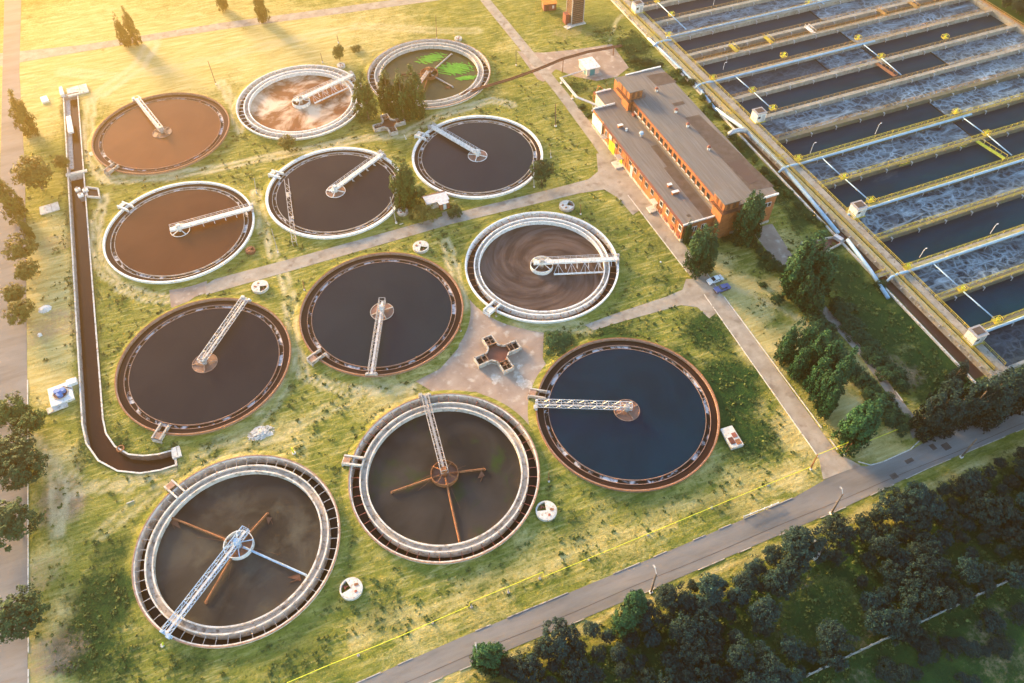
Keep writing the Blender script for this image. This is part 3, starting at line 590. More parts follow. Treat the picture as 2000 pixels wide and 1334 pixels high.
def lattice(mb, x0, x1, y, z0, z1, n, w=.09):
    mb.beam((x0, y, z1), (x1, y, z1), w * 1.3); mb.beam((x0, y, z0), (x1, y, z0), w * 1.3)
    for i in range(n):
        a = x0 + (x1 - x0) * i / n; b = x0 + (x1 - x0) * (i + 1) / n
        mb.beam((a, y, z0), (a, y, z1), w)
        mb.beam((a, y, z0 if i % 2 else z1), (b, y, z1 if i % 2 else z0), w)
def rail(mb, x0, x1, y, z, n, w=.07, h=1.0):
    mb.beam((x0, y, z + h), (x1, y, z + h), w); mb.beam((x0, y, z + h * .5), (x1, y, z + h * .5), w * .8)
    for i in range(n + 1): a = x0 + (x1 - x0) * i / n; mb.beam((a, y, z), (a, y, z + h), w)
def bridge(i, tip_px, label, style, col, deck='steel', hub='rust', arms=(), arm_m='rust', ring_m='concrete', ring_r=2.95, beyond=0.0, wz=-.25, well=True, disc_m='w_feed'):
    x, y, R = TANKS[i]; a = ang((x, y), at(*tip_px, RIM)); zb = RIM + .55
    t = thing('scraper_bridge', label, 'scraper bridge', (x, y, 0), 'rotating scraper bridges over the tanks', a)
    X0 = -beyond; X1 = R + .35
    if style == 'truss':
        mb = MB(); hw = .75
        lattice(mb, X0, X1 - .8, -hw, zb, zb + 1.15, 16); lattice(mb, X0, X1 - .8, hw, zb, zb + 1.15, 16)
        for q in range(17):
            xx = X0 + (X1 - .8 - X0) * q / 16; mb.beam((xx, -hw, zb), (xx, hw, zb), .09)
            if q < 16: mb.beam((xx, -hw if q % 2 else hw, zb + .02), (X0 + (X1 - .8 - X0) * (q + 1) / 16, hw if q % 2 else -hw, zb + .02), .06)
            if q % 2 == 0: mb.beam((xx, -hw, zb + 1.15), (xx, hw, zb + 1.15), .08)
        mb.build('lattice_truss', M[col], t)
        mb = MB().beam((X0 + .3, .0, zb + .08), (X1 - .3, .0, zb + .08), .55, .07); mb.build('walkway', M[deck], t)
    else:
        MB().beam((X0, 0, zb + .12), (X1 - .1, 0, zb + .12), 1.25, .16).build('walkway', M[deck], t)
        mb = MB(); mb.beam((X0, -.6, zb - .15), (X1 - .3, -.6, zb - .15), .16, .4); mb.beam((X0, .6, zb - .15), (X1 - .3, .6, zb - .15), .16, .4); mb.build('girder', M[col], t)
        mb = MB(); rail(mb, X0 + .2, X1 - .3, .62, zb + .2, 14); mb.build('handrail', M['steel'] if col != 'rust' else M[col], t)
        mb = MB(); rail(mb, X0 + .2, X1 - .3, -.62, zb + .2, 14); mb.build('handrail', M['steel'] if col != 'rust' else M[col], t)
        for q in range(1, 6): xx = R * .16 + q * R * .15; MB().beam((xx, -.55, zb - .2), (xx, -.95, wz + .1), .12).beam((xx, -.55, zb - .2), (xx + .1, -1.5, wz + .3), .07).build('scraper_hanger', M['white'] if col != 'rust' else M[col], t)
    # end carriage with wheels running on the rim
    mb = MB(); mb.box((R - .12, 0, RIM + .42), (.55, 2.9, .38)); mb.box((R + .1, .9, RIM + .85), (.7, .8, .6)); mb.box((R - .1, -.9, RIM + .75), (.5, .5, .4)); mb.build('end_carriage', M[col if style == 'truss' else 'dull_steel'], t)
    for s in (-1, 1):
        wh = MB(); wh.tube([(R - .32, s * 1.25, RIM + .26), (R - .02, s * 1.25, RIM + .26)], .2, 12); wh.build('wheel', M['black'], t)
    # central column, drive and feed well ring
    mb = MB(); mb.cyl((0, 0, wz - .5), .55, zb - wz + .4, 16); mb.cyl((0, 0, zb + .2), .8, .35, 16, .6); mb.box((.0, 0, zb + .75), (.9, .9, .5)); mb.build('centre_drive', M[hub], t)
    top = .95 if well else wz + .16
    MB().ring((0, 0, 0), [(ring_r, wz - .3), (ring_r, top), (ring_r - .13, top), (ring_r - .13, wz - .3)], 48).build('feed_well', M[ring_m], t)
    MB().disc((0, 0, wz + .05), 0, ring_r - .1, 40).build('well_water', M[disc_m], t)
    mb = MB()
    for q in range(4):
        b = PI / 4 + q * PI / 2 if well else q * PI / 2 + .5
        mb.beam((0, 0, zb - .1 if well else wz + .5), (ring_r * math.cos(b), ring_r * math.sin(b), top - .05), .16 if well else .22)
    mb.build('spider_frame', M[ring_m if col != 'blue_steel' else col], t)
    for (px, mname, plate) in arms:
        p = at(*px, wz + .4); L = math.hypot(p.x - x, p.y - y); b = ang((x, y), p) - a
        mm = Matrix.Rotation(b, 3, 'Z'); mb = MB(); mb.tube([mm @ Vector((1.0, 0, wz + .55)), mm @ Vector((L, 0, wz + .40))], .23, 8)
        mb.tube([mm @ Vector((L, 0, wz + .40)), mm @ Vector((L + .1, 0, wz - .2))], .26, 8)
        ar = mb.build('suction_arm', M[mname], t)
        mb = MB(); mb.beam(mm @ Vector((ring_r * .8, 0, zb + .3)), mm @ Vector((L * .75, 0, wz + .6)), .04)
        mb.beam(mm @ Vector((ring_r * .9, .4, .9)), mm @ Vector((L * .55, 1.6, wz + .2)), .04); mb.build('stay_wire', M['dark_rust'], ar)
        if plate:
            mb = MB(); mb.poly([mm @ Vector(v) for v in ((L * .92, -.25, wz + .4), (L * .99, -1.7 * plate, wz + .12), (L * .80, -2.1 * plate, wz + .1))]); mb.beam(mm @ Vector((L * .94, -1.6 * plate, wz + .14)), mm @ Vector((L * .86, -3.0 * plate, wz + .1)), .08)
            mb.build('scraper_blade', M['dark_rust'], ar)
    return t
tank_deep(0, 'grey concrete tank with blue lattice bridge and dark sludge, nearest to the camera', 'rim_brown', 'wall_concrete', 'wall_concrete', 'dull_steel', 'w_sludge', 'w_black', (342, 958))
tank_deep(1, 'grey tank with algae specks, rusty bridge and three rusty arms, beside the round white-topped chamber', 'rim_brown', 'wall_concrete', 'wall_concrete', 'red_brown', 'w_algae', 'w_black', (690, 905))
tank_level(2, 'brown rimmed tank of deep blue water with a foaming weir', 'rim_brown', .35, 'w_blue', 'w_annulus', (1058, 776))
tank_level(3, 'brown rimmed tank of slate water between the effluent channel and the parking pad', 'rim_brown', .35, 'w_brownslate', 'w_annulus', (326, 835))
tank_level(4, 'brown rimmed tank of slate water next to the paved yard', 'rim_brown', .35, 'w_slate', 'w_annulus', (636, 690))
tank_deep(5, 'white walled tank with a swirl of pale scum on brown water', 'white', 'white', 'white', 'rust', 'w_swirl', 'w_channel', (968, 600), floor_z=-1.2)
tank_level(6, 'white rimmed tank of brown water beside the long effluent channel', 'white', .5, 'w_brown', 'w_annulus', (238, 405))
tank_level(7, 'white rimmed tank with a rusty gantry leaning over its left edge', 'white', .75, 'w_brownslate', 'w_annulus', (556, 350))
tank_level(8, 'white rimmed tank of dark slate water nearest to the brick building', 'white', .7, 'w_slate', 'w_annulus', (822, 270))
tank_level(9, 'brown rimmed tank farthest left, faded in the orange haze', 'rim_brown', .35, 'w_ochre', 'w_brown', (237, 322))
tank_deep(10, 'pale walled tank with white foam floating on orange water', 'white', 'pale_concrete', 'white', 'white', 'w_foam', 'w_channel', None, floor_z=-1.0, strut_n=60)
tank_deep(11, 'tank of green water with bright algae mats behind the poplars', 'rim_brown', 'pale_concrete', 'pale_concrete', 'dull_steel', 'w_green', 'w_channel', None, floor_z=-1.2)
bridge(0, (328, 1238), 'pale blue lattice bridge over the dark sludge tank', 'truss', 'blue_steel', 'steel', 'blue_steel', [((333, 1010), 'rust', -.6), ((522, 1003), 'rust', .8), ((597, 1123), 'blue_steel', .8), ((402, 1176), 'rust', 0)], ring_m='white', beyond=3.0)
bridge(1, (829, 772), 'weathered lattice bridge with rusty arms over the algae specked tank', 'truss', 'dull_steel', 'dull_steel', 'rust', [((765, 961), 'rust', 0), ((946, 916), 'rust', .9), ((897, 1056), 'rust', 0)], ring_m='rust', beyond=.6)
bridge(2, (1058, 793), 'grey lattice bridge over the deep blue tank', 'truss', 'steel', 'dull_steel', 'dull_steel', ring_m='rim_brown', beyond=1.0, wz=.45, well=False)
bridge(3, (481, 588), 'lattice bridge pointing to the upper right over the tank left of the yard', 'truss', 'steel', 'dull_steel', 'dull_steel', ring_m='rim_brown', beyond=1.0, wz=.45, well=False)
bridge(4, (727, 727), 'lattice bridge pointing straight down over the slate tank by the yard', 'truss', 'dull_steel', 'steel', 'white', ring_m='concrete', beyond=2.6, wz=.45, well=False)
bridge(5, (1206, 508), 'white walkway bridge over the swirling scum', 'deck', 'white', 'white', 'concrete', ring_m='white', ring_r=3.0, beyond=2.2, disc_m='w_swirl')
bridge(6, (502, 406), 'white walkway bridge in the brown tank beside the channel', 'deck', 'white', 'white', 'white', ring_m='white', ring_r=2.6, beyond=2.4, wz=.45, well=False, disc_m='w_brown')
bridge(7, (760, 294), 'white walkway bridge pointing to the upper right in the white rimmed tank', 'deck', 'white', 'white', 'white', ring_m='white', ring_r=2.8, beyond=1.8, wz=.45, well=False, disc_m='w_feed')
bridge(8, (834, 244), 'white walkway bridge pointing to the upper left in the tank near the brick building', 'deck', 'white', 'white', 'white', ring_m='white', ring_r=2.9, beyond=.8, wz=.45, well=False, disc_m='w_feed')
bridge(9, (266, 193), 'lattice bridge in the haze covered tank', 'truss', 'steel', 'steel', 'dull_steel', ring_m='rim_brown', beyond=.8, wz=.45, well=False)
bridge(10, (693, 147), 'white walkway bridge over the foam covered tank', 'deck', 'white', 'white', 'concrete', ring_m='white', ring_r=2.9, beyond=2.0, disc_m='w_foam')
bridge(11, (803, 188), 'rusty walkway bridge over the green water tank', 'deck', 'rust', 'dull_steel', 'rust', [((785, 145), 'dark_rust', 0), ((884, 169), 'dull_steel', .8), ((882, 105), 'dull_steel', 0), ((826, 182), 'dark_rust', 0)], ring_m='rust', disc_m='w_green')
# scum return pipe of the two deck bridges (parallel to the walkway at the water)
for i, tip in ((5, (1206, 508)), (10, (693, 147))):
    x, y, R = TANKS[i]; a = ang((x, y), at(*tip, RIM)); t = [o for o in COL.objects if o.name.startswith('scraper_bridge') and (o.location.xy - Vector((x, y))).length < .1][0]
    mb = MB(); mb.tube([(3.0, -3.2, .15), (15.9, -3.2, .15)], .24, 8)
    for q in range(4):
        xx = 4.2 + q * 3.5
        for e in (-1.3, 0, 1.3): mb.beam((xx, -.7, RIM + .3), (xx + e, -3.2, .25), .07)
    mb.build('scum_pipe', M['white'], t)
# bright algae mats, each a floating patch on the green tank
def blob(cx, cy, rx, ry, seed, n=40, rot=0.0):
    r = random.Random(seed); ph = [r.uniform(0, 6.28) for _ in range(6)]; o = []
    for i in range(n):
        a = 2 * PI * i / n; k = 1 + .22 * math.sin(2 * a + ph[0]) + .18 * math.sin(3 * a + ph[1]) + .12 * math.sin(5 * a + ph[2]) + .09 * math.sin(9 * a + ph[3]) + .06 * math.sin(14 * a + ph[4])
        u, v = rx * k * math.cos(a), ry * k * math.sin(a); o.append((cx + u * math.cos(rot) - v * math.sin(rot), cy + u * math.sin(rot) + v * math.cos(rot)))
    return o
def algae(cx, cy, rx, ry, rot, seed):
    """floating mat on a fine grid: ragged rim, holes and a little thickness"""
    r = random.Random(40 + seed); W8 = [(r.uniform(.5, 5.5), r.uniform(.5, 5.5), r.uniform(0, 6.28)) for _ in range(14)]; s = .16; mb = MB((cx, cy, 0)); c_, s_ = math.cos(rot), math.sin(rot); n = int(rx * 2.6 / s); m = int(ry * 2.6 / s)
    for i in range(n):
        for j in range(m):
            u = (i - n / 2) * s; v = (j - m / 2) * s; f = 1.0 - math.hypot(u / rx, v / ry) + sum((.085 if ry > 2 else .05) * math.sin(a * u + b * v + p) for a, b, p in W8)
            if f > 0 and (i + j) >= 0: x, y = cx + u * c_ - v * s_, cy + u * s_ + v * c_; h = .03 + .10 * min(1, f) + r.uniform(0, .03); mb.box((x, y, -.25 + h / 2), (s * 1.02, s * 1.02, h), rot)
    ob = mb.build('algae_mat', M['algae']); return ob
M['algae'] = mat('bright_green_algae', (.04, .24, .008), .7, (.09, .36, .015), .6)
for k, (px, py, rx, ry, rot, lab) in enumerate(((888, 134, 5.6, 3.3, -.3, 'larger bright green algae mat right of the bridge in the green tank'), (842, 114, 4.6, 2.3, .1, 'smaller bright green algae mat above the bridge in the green tank'), (912, 152, 3.6, 1.2, -.2, 'narrow green algae streak at the lower right of the green tank'))):
    p = at(px, py, -.25); tag(algae(p.x, p.y, rx, ry, rot, k), lab, 'algae', 'algae mats floating on the green tank')
# leaning rusty gantry over the left edge of the white rimmed tank
g0, g1 = at(577, 480, 0), at(562, 360, 1.2)
mb = MB((g0.x, g0.y, 0)); t = thing('lattice_gantry', 'rusty lattice gantry reaching over the left edge of a white rimmed tank', 'gantry', (g0.x, g0.y, 0))
d = (g1 - g0); d.z = 0; n = d.normalized(); s = Vector((-n.y, n.x, 0))
for e in (-.55, .55):
    mb.beam(g0 + s * e + Vector((0, 0, 1.6)), g1 + s * e + Vector((0, 0, 1.9)), .15); mb.beam(g0 + s * e, g0 + s * e + Vector((0, 0, 1.7)), .15)
L = d.length
for q in range(12):
    a_ = g0 + n * L * q / 12 + Vector((0, 0, 1.6)); b_ = g0 + n * L * (q + 1) / 12 + Vector((0, 0, 1.6)); mb.beam(a_ - s * .55, b_ + s * .55, .09); mb.beam(a_ - s * .55, a_ + s * .55, .09)
mb.build('lattice_beam', M['dull_steel'], t).location = (0, 0, 0)
for q in (.35, .78):
    c = g0 + n * L * q; mb = MB((g0.x, g0.y, 0)); mb.box((c.x, c.y, 1.95), (2.0, 1.2, .12), math.atan2(n.y, n.x)); mb.box((c.x + .4, c.y, 2.3), (.7, .6, .6)); mb.build('gantry_platform', M['dull_steel'], t)

# ------------------------------------------------------------------ sunken effluent channel down the left side
CT = thing('effluent_channel', 'long J shaped concrete channel of brown water along the left side of the tanks', 'channel', (-26, 60, 0))
def wall_strip(pl, w, z0, z1, o, mb=None):
    mb = mb or MB(o); a = offset(pl, w / 2); b = offset(pl, -w / 2)
    for i in range(len(pl) - 1): mb.prism([a[i], a[i + 1], b[i + 1], b[i]], z0, z1)
    return mb
wall_strip(CH_L, .32, -2.6, .16, (-26, 60, 0)).build('channel_wall', M['concrete'], CT)
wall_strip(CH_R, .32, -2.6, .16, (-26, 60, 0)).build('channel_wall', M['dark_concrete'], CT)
wall_strip(CH_L, .36, .162, .24, (-26, 60, 0)).build('coping', M['pale_concrete'], CT); wall_strip(CH_R, .36, .162, .24, (-26, 60, 0)).build('coping', M['pale_concrete'], CT)
mb = MB((-26, 60, 0)); mb.span((-9.8, 23.3, -2.6), (-9.35, 27.9, .35)); mb.span((-28.6, 178, -2.6), (-23.0, 178.5, .5)); mb.build('end_wall', M['concrete'], CT)
mb = MB((-26, 60, 0))
for i in range(len(CH_L) - 1): mb.poly([V2(CH_L[i], -1.7), V2(CH_R[i], -1.7), V2(CH_R[i + 1], -1.7), V2(CH_L[i + 1], -1.7)])
mb.build('channel_water', M['w_channel'], CT)
MB((-26, 60, 0)).prism([(-27.9, 140), (-26.8, 140), (-26.6, 178), (-27.9, 178)], -2.4, -1.2).build('bench', M['pale_concrete'], CT); MB((-26, 60, 0)).span((-28.5, 134.6, -2), (-22.6, 135.8, .45)).build('cross_wall', M['pale_concrete'], CT)
def strip_verge(pl, side):
    mb = MB(); P = []
    for a, b in zip(pl[:-1], pl[1:]):
        n = max(1, int((Vector(b) - Vector(a)).length)); P += [(a[0] + (b[0] - a[0]) * k / n, a[1] + (b[1] - a[1]) * k / n) for k in range(n)]
    P.append(pl[-1]); R = [offset(P, side * .12), offset(P, side * 1.0), offset(P, side * 2.2)]
    for row, z in zip(R, (.10, .06, -.02)): mb.v += [V2(p, z) for p in row]
    n = len(P)
    for e in (0, 1):
        for i in range(n - 1): mb.f.append((e * n + i, e * n + i + 1, (e + 1) * n + i + 1, (e + 1) * n + i))
    me = mb.mesh('grass_verge', M['ground'], True); paint_mesh(me); tag(link('grass_verge', me), kind='structure')
strip_verge(CH_L, -1); strip_verge(CH_R, 1)
MB().prism([(-9.3, 21.5), (-6.5, 21.5), (-6.5, 29.8), (-9.3, 29.8)], -.1, .015); 
me = MB().prism([(-9.34, 20.5), (-6.8, 20.5), (-6.8, 30), (-9.34, 30)], -.1, .02).mesh('grass_verge', M['ground']); paint_mesh(me); tag(link('grass_verge', me), kind='structure')
# ------------------------------------------------------------------ aeration basins on the right
def bm_(v): return Vector((171.4 + (105 - v[1]) * .021 + v[0], v[1] + .008 * v[0], v[2]))
def uv(px, py, z=1.2):
    p = at(px, py, z); u = p.x - 171.4; v = p.y
    for _ in range(4): v = p.y - .008 * u; u = p.x - 171.4 - (105 - v) * .021
    return u, v
BU = 117.5; DZ = 1.2; WZ = -.35
BO = Vector((230, 80, 0))
AB = thing('aeration_basins', 'block of long rectangular aeration basins with foaming water and yellow handrails', 'aeration basin', BO)
def bbuild(mb, name, m, parent=AB): mb.o = BO if parent is AB or parent.parent is AB or (parent.parent and parent.parent.parent is AB) else mb.o; return mb.build(name, M[m], parent, fn=bm_)
WV = [-11.3, .6, 12.1, 24.0, 35.7, 47.8, 59.3, 70.7, 82.0, 94.0, 105.6, 116.8, 121.8, 133.2, 144.6, 156.2, 167.8, 179.4, 191.0]
M['deck_white'] = mat('pale_deck', (.235, .22, .185), .85, (.36, .34, .29), .5, c3=(.15, .135, .105), scale2=1.2)
M['deck_grey'] = mat('mossy_deck', (.09, .09, .065), .9, (.155, .15, .115), .5, c3=(.10, .12, .045), scale2=1.2)
def brail(parent, u0, u1, v, m, z=DZ, along='u', step=2.2):
    mb = MB(); L = u1 - u0; n = max(1, int(L / step))
    P = (lambda a, zz: (a, v, zz)) if along == 'u' else (lambda a, zz: (v, a, zz))
    for zz, w in ((z + 1.05, .10), (z + .55, .065)): mb.beam(P(u0, zz), P(u1, zz), w)
    for i in range(n + 1): a = u0 + L * i / n; mb.beam(P(a, z), P(a, z + 1.05), .075)
    return bbuild(mb, 'handrail', m, parent)
DPM = MB().beam((0, -.05, DZ - .35), (0, -.75, DZ - .35), .28).beam((0, -.75, DZ - .2), (0, -.75, DZ - 1.3), .16).mesh('drop_pipe', M['steel'])
for k, v in enumerate(WV):
    low = v < 75; w = 1.3 if v != 116.8 else 1.1
    mb = MB(); mb.span((0, v - w / 2, -1.5), (BU, v + w / 2, DZ - .25)); mb.span((-.02, v - w / 2 - .06, DZ - .25), (BU, v + w / 2 + .06, DZ))
    wl = bbuild(mb, 'partition_wall', 'deck_grey' if v < 75 and v not in (12.1,) else 'deck_white')
    rm = 'yellow' if v < 65 else 'rail_rust'
    if 'rail_rust' not in M: M['rail_rust'] = mat('rusty_yellow_rail', (.30, .16, .05), .8, (.42, .26, .09), 1.5)
    brail(wl, 0, BU, v + w / 2 + .02, rm)
    if v < 62 or v in (105.6, 116.8): brail(wl, 0, BU, v - w / 2 - .02, rm, step=3.3)
    for q in range(13): a = 3 + q * 9.1 + (k * 2.3) % 5; link('drop_pipe', DPM, wl, bm_(Vector((a, v - w / 2, 0))) - BO)
# waters, each stretch of a lane its own sheet
def pu(px, py): return uv(px, py, 0)[0]
lanes = [(-22.3, -11.3, [(0, BU, 'mild')]), (-11.3, .6, [(0, BU, 'calm')]), (.6, 12.1, [(0, BU, 'rough')]), (12.1, 24, [(0, BU, 'calm')]), (24, 35.7, [(0, BU, 'rough')]), (35.7, 47.8, [(0, BU, 'calm')]),
    (47.8, 59.3, [(0, pu(1890, 258), 'rough'), (pu(1890, 258), BU, 'calm')]), (59.3, 70.7, [(0, pu(1822, 205), 'calm'), (pu(1822, 205), BU, 'rough')]), (70.7, 82, [(0, BU, 'rough')]),
    (82, 94, [(0, pu(1828, 108), 'calm'), (pu(1828, 108), BU, 'rough')]), (94, 105.6, [(0, pu(1605, 125), 'mild'), (pu(1605, 125), pu(1694, 100), 'rough'), (pu(1694, 100), BU, 'calm')]),
    (105.6, 116.8, [(0, pu(1648, 67), 'calm'), (pu(1648, 67), BU, 'rough')]), (116.8, 121.8, [(0, BU, 'calm')]), (121.8, 133.2, [(0, pu(1592, 28), 'calm'), (pu(1592, 28), BU, 'rough')]),
    (133.2, 144.6, [(0, BU, 'rough')]), (144.6, 156.2, [(0, BU, 'calm')]), (156.2, 167.8, [(0, BU, 'calm')]), (167.8, 179.4, [(0, BU, 'rough')]), (179.4, 191, [(0, BU, 'calm')])]
M['w_mild'] = M['w_rough'].copy(); M['w_mild'].name = 'gently_aerated_water'
for nd in M['w_mild'].node_tree.nodes:
    if nd.type == 'MIX': nd.inputs[7].default_value = (.12, .15, .17, 1)
for v0, v1, segs in lanes:
    for u0, u1, kind in segs:
        mb = MB(); N = max(1, int((u1 - u0) / 30)); mb.poly([(u0, v0, WZ), (u1, v0, WZ), (u1, v1, WZ), (u0, v1, WZ)])
        bbuild(mb, 'basin_water', {'calm': 'w_basin', 'rough': 'w_rough', 'mild': 'w_mild'}[kind])
        if u0 > 1: bbuild(MB().span((u0 - .12, v0 + .7, -1), (u0 + .12, v1 - .7, WZ + .25)), 'baffle', 'black')
# outer walls, brown inflow channel, twin walkways along the left edge
mb = MB(); mb.span((-4.9, -24.0, -1.5), (-.3, -22.4, DZ)); mb.span((-.3, -23.2, -1.5), (BU + 1, -22.4, DZ)); bbuild(mb, 'end_wall', 'deck_white')
EW = bbuild(MB().span((BU, -22.4, -1.5), (BU + 1.6, 216, DZ + .02)), 'end_wall', 'deck_white'); brail(EW, -22, 200, BU + 1.5, 'rail_rust', along='v', step=3); brail(EW, -22, 200, BU + .1, 'rail_rust', along='v', step=3)
bbuild(MB().span((BU + 1.6, -22.4, -1.5), (BU + 4.0, 216, .5)), 'pipe_trench', 'rust')
DB = bbuild(MB().span((-2.0, -22.4, -1.5), (0, 216, DZ - .01)), 'walkway_deck', 'deck_white'); brail(DB, -22, 200, -.1, 'yellow', along='v')
DA = bbuild(MB().span((-5.0, -22.4, -1.5), (-3.5, 216, DZ - .01)), 'walkway_deck', 'deck_white'); brail(DA, -22, 200, -3.55, 'yellow', along='v'); brail(DA, -22, 200, -4.95, 'yellow', along='v', step=3)
bbuild(MB().span((-3.5, -22.4, -1.5), (-3.05, 216, DZ - .35)), 'cable_tray', 'mossy', DA)
bbuild(MB().poly([(-3.1, -22.4, .0), (-2.0, -22.4, .0), (-2.0, 216, .0), (-3.1, 216, .0)]) or MB().span((-3.1, -22.4, -.2), (-2.0, 216, 0)), 'drain_channel', 'w_black')
M['w_inflow'] = water('brown_inflow_water', (.040, .022, .018), (.075, .045, .036), (.22, .17, .15), (.62, .75), .5, bump=.1, stretch=(2.5, .5, 1))
mb = MB(BO); mb.poly([(165.0, -23, -.2), (171.5, -23, -.2), (168, 216, -.2), (165.0, 216, -.2)]); mb.build('inflow_channel', M['w_inflow'], AB)
mb = MB(BO); mb.span((164.8, -23.4, -1.5), (165.3, 216, .45)); mb.span((164.8, -24, -1.5), (170, -23.4, .45)); mb.build('outer_wall', M['pale_concrete'], AB)
BRM = MB().beam((0, 0, .85), (-.45, 0, .85), .3).mesh('bracket', M['steel'])
for q in range(56): link('bracket', BRM, DA, bm_(Vector((-5.0, -20 + q * 3.4, 0))) - BO)
# air pipes lying along the walls, cross pipes and their blue headers: things of their own
def air_pipe(P, r, label, m='blue_pipe', grp='pale blue air pipes on the basins', el=True):
    o = Vector((P[0][0], P[0][1], 0)) if not el else bm_(Vector(P[0])); o.z = 0
    Q = [bm_(Vector(p)) if el else Vector(p) for p in P]
    t = MB(o).tube(Q, r, 10).build('air_pipe', M[m], None, True); tag(t, label, 'pipe', grp)
    mb = MB(o)
    for a, b in zip(Q[:-1], Q[1:]):
        n = int((b - a).length / 6)
        for i in range(n): c = a + (b - a) * (i + .5) / n; mb.box((c.x, c.y, c.z - r * .9), (.3, .3, r * .7))
    if mb.v: mb.build('pipe_saddle', M['steel'], t).location = (0, 0, 0)
    return t
row_names = {133.2: 'wall at the topmost elbow', 105.6: 'wall level with the brick building', 59.3: 'wall at the upper blue elbow', 35.7: 'wall at the third white cabin', 12.1: 'wall at the lower blue elbow', -11.3: 'wall at the nearest white cabin'}
for v, side, u1 in ((133.2, .95, BU), (105.6, -1.05, pu(1690, 75)), (59.3, -1.05, pu(1887, 225)), (35.7, -1.0, BU), (12.1, -1.05, BU), (-11.3, -1.0, BU)):
    air_pipe([(-.5, v + side, DZ + .1), (u1, v + side, DZ + .1)], .36, 'long pale blue air pipe on the ' + row_names[v])
cross = [((1285, 5), (1340, 57), 'near the top edge of the photo'), ((1437, 150), (1470, 178), 'in the second foaming lane beside the brick building'), ((1473, 181), (1506, 211), 'above the second white control cabin'), ((1605, 308), (1646, 346), 'left end of the foaming lane below the yellow mast'), ((1651, 350), (1696, 390), 'above the third white control cabin'), ((1823, 515), (1876, 563), 'right of the lower blue elbow'), ((1882, 570), (1942, 622), 'above the nearest white control cabin'), ((1684, 85), (1716, 110), 'upper right, left of the rusty beam'), ((1722, 114), (1760, 146), 'upper right, beside the rusty beam'), ((1881, 230), (1922, 260), 'right side above the mossy plank'), ((1928, 263), (1976, 303), 'right side beside the mossy plank'), ((1590, -5), (1610, 8), 'cut by the top edge of the photo')]
for a, b, lab in cross:
    p, q = at(*a, DZ + .2), at(*b, DZ + .2); t = air_pipe([p, q], .17, 'thin blue pipe crossing a lane, ' + lab, grp='thin blue pipes crossing the lanes', el=False)
def hull(px): return [at(*p, .6) for p in px]
air_pipe([at(1266, 75, .8), at(1300, 106, .8), at(1323, 128, .8), at(1345, 150, .5), at(1370, 178, .6), at(1400, 217, .6)], .42, 'thick blue main along the basin edge behind the brick building roof', grp='thick blue mains along the basin edge', el=False)
air_pipe([at(1398, 213, .6), at(1455, 253, .9), at(1528, 325, .9), at(1580, 386, .9), at(1637, 455, .9)], .55, 'thick blue main beside the bushes right of the brick building', grp='thick blue mains along the basin edge', el=False)
air_pipe([at(1655, 468, .9), at(1700, 528, .9), at(1735, 582, .7)], .5, 'thick blue main ending by the lawn below the concrete pit', grp='thick blue mains along the basin edge', el=False)
air_pipe([at(1422, 268, .3), at(1424, 262, 1.2), at(1432, 257, 1.6), at(1445, 254, 1.5), at(1458, 256, 1.2)], .75, 'fat pale elbow joining the blue main near the second cabin', 'steel', 'thick blue mains along the basin edge', el=False)
for a, lab in ((59.3, 'upper blue elbow pipe crossing both walkways'), (12.1, 'lower blue elbow pipe crossing both walkways'), (105.6, 'pale elbow pipe crossing both walkways by the brick building'), (133.2, 'topmost blue elbow pipe crossing both walkways')):
    air_pipe([(-7, a - 1.6, .9), (-5.6, a - 1.2, 1.5), (-3.5, a - 1.1, 1.75), (-1.5, a - 1.2, 1.7), (.2, a - 1.05, 1.3)], .34, lab, grp='elbow pipes crossing the walkways', el=True)
# valve stands with yellow hand wheels
vs0 = None
def wheel_stand(px, py, i, lab):
    global vs0
    p = at(px, py, DZ)
    if vs0 is None:
        t = thing('valve_stand', lab, 'valve', (p.x, p.y, DZ), 'yellow valve stands on the walls')
        MB().box((0, 0, .05), (2.0, 1.5, .1)).build('stand_plate', M['yellow'], t); mb = MB()
        for sx in (-.95, .95): mb.beam((sx, -.7, .1), (sx, -.7, 1.1), .09); mb.beam((sx, .7, .1), (sx, .7, 1.1), .09); mb.beam((sx, -.7, 1.1), (sx, .7, 1.1), .09)
        mb.beam((-.95, .7, 1.1), (.95, .7, 1.1), .09); mb.build('guard_rail', M['yellow'], t)
        mb = MB(); mb.cyl((0, 0, .1), .14, .9, 10); mb.ring((0, 0, 1.0), [(.5, 0), (.5, .08), (.4, .08), (.4, 0)], 20); mb.beam((-.45, 0, 1.04), (.45, 0, 1.04), .07); mb.build('hand_wheel', M['yellow_green'], t); vs0 = t
        return
    t = vs0.copy(); COL.objects.link(t); t.location = (p.x, p.y, DZ); t['label'] = lab; t.rotation_euler.z = random.uniform(-.1, .1)
    for ch in vs0.children: c = ch.copy(); COL.objects.link(c); c.parent = t
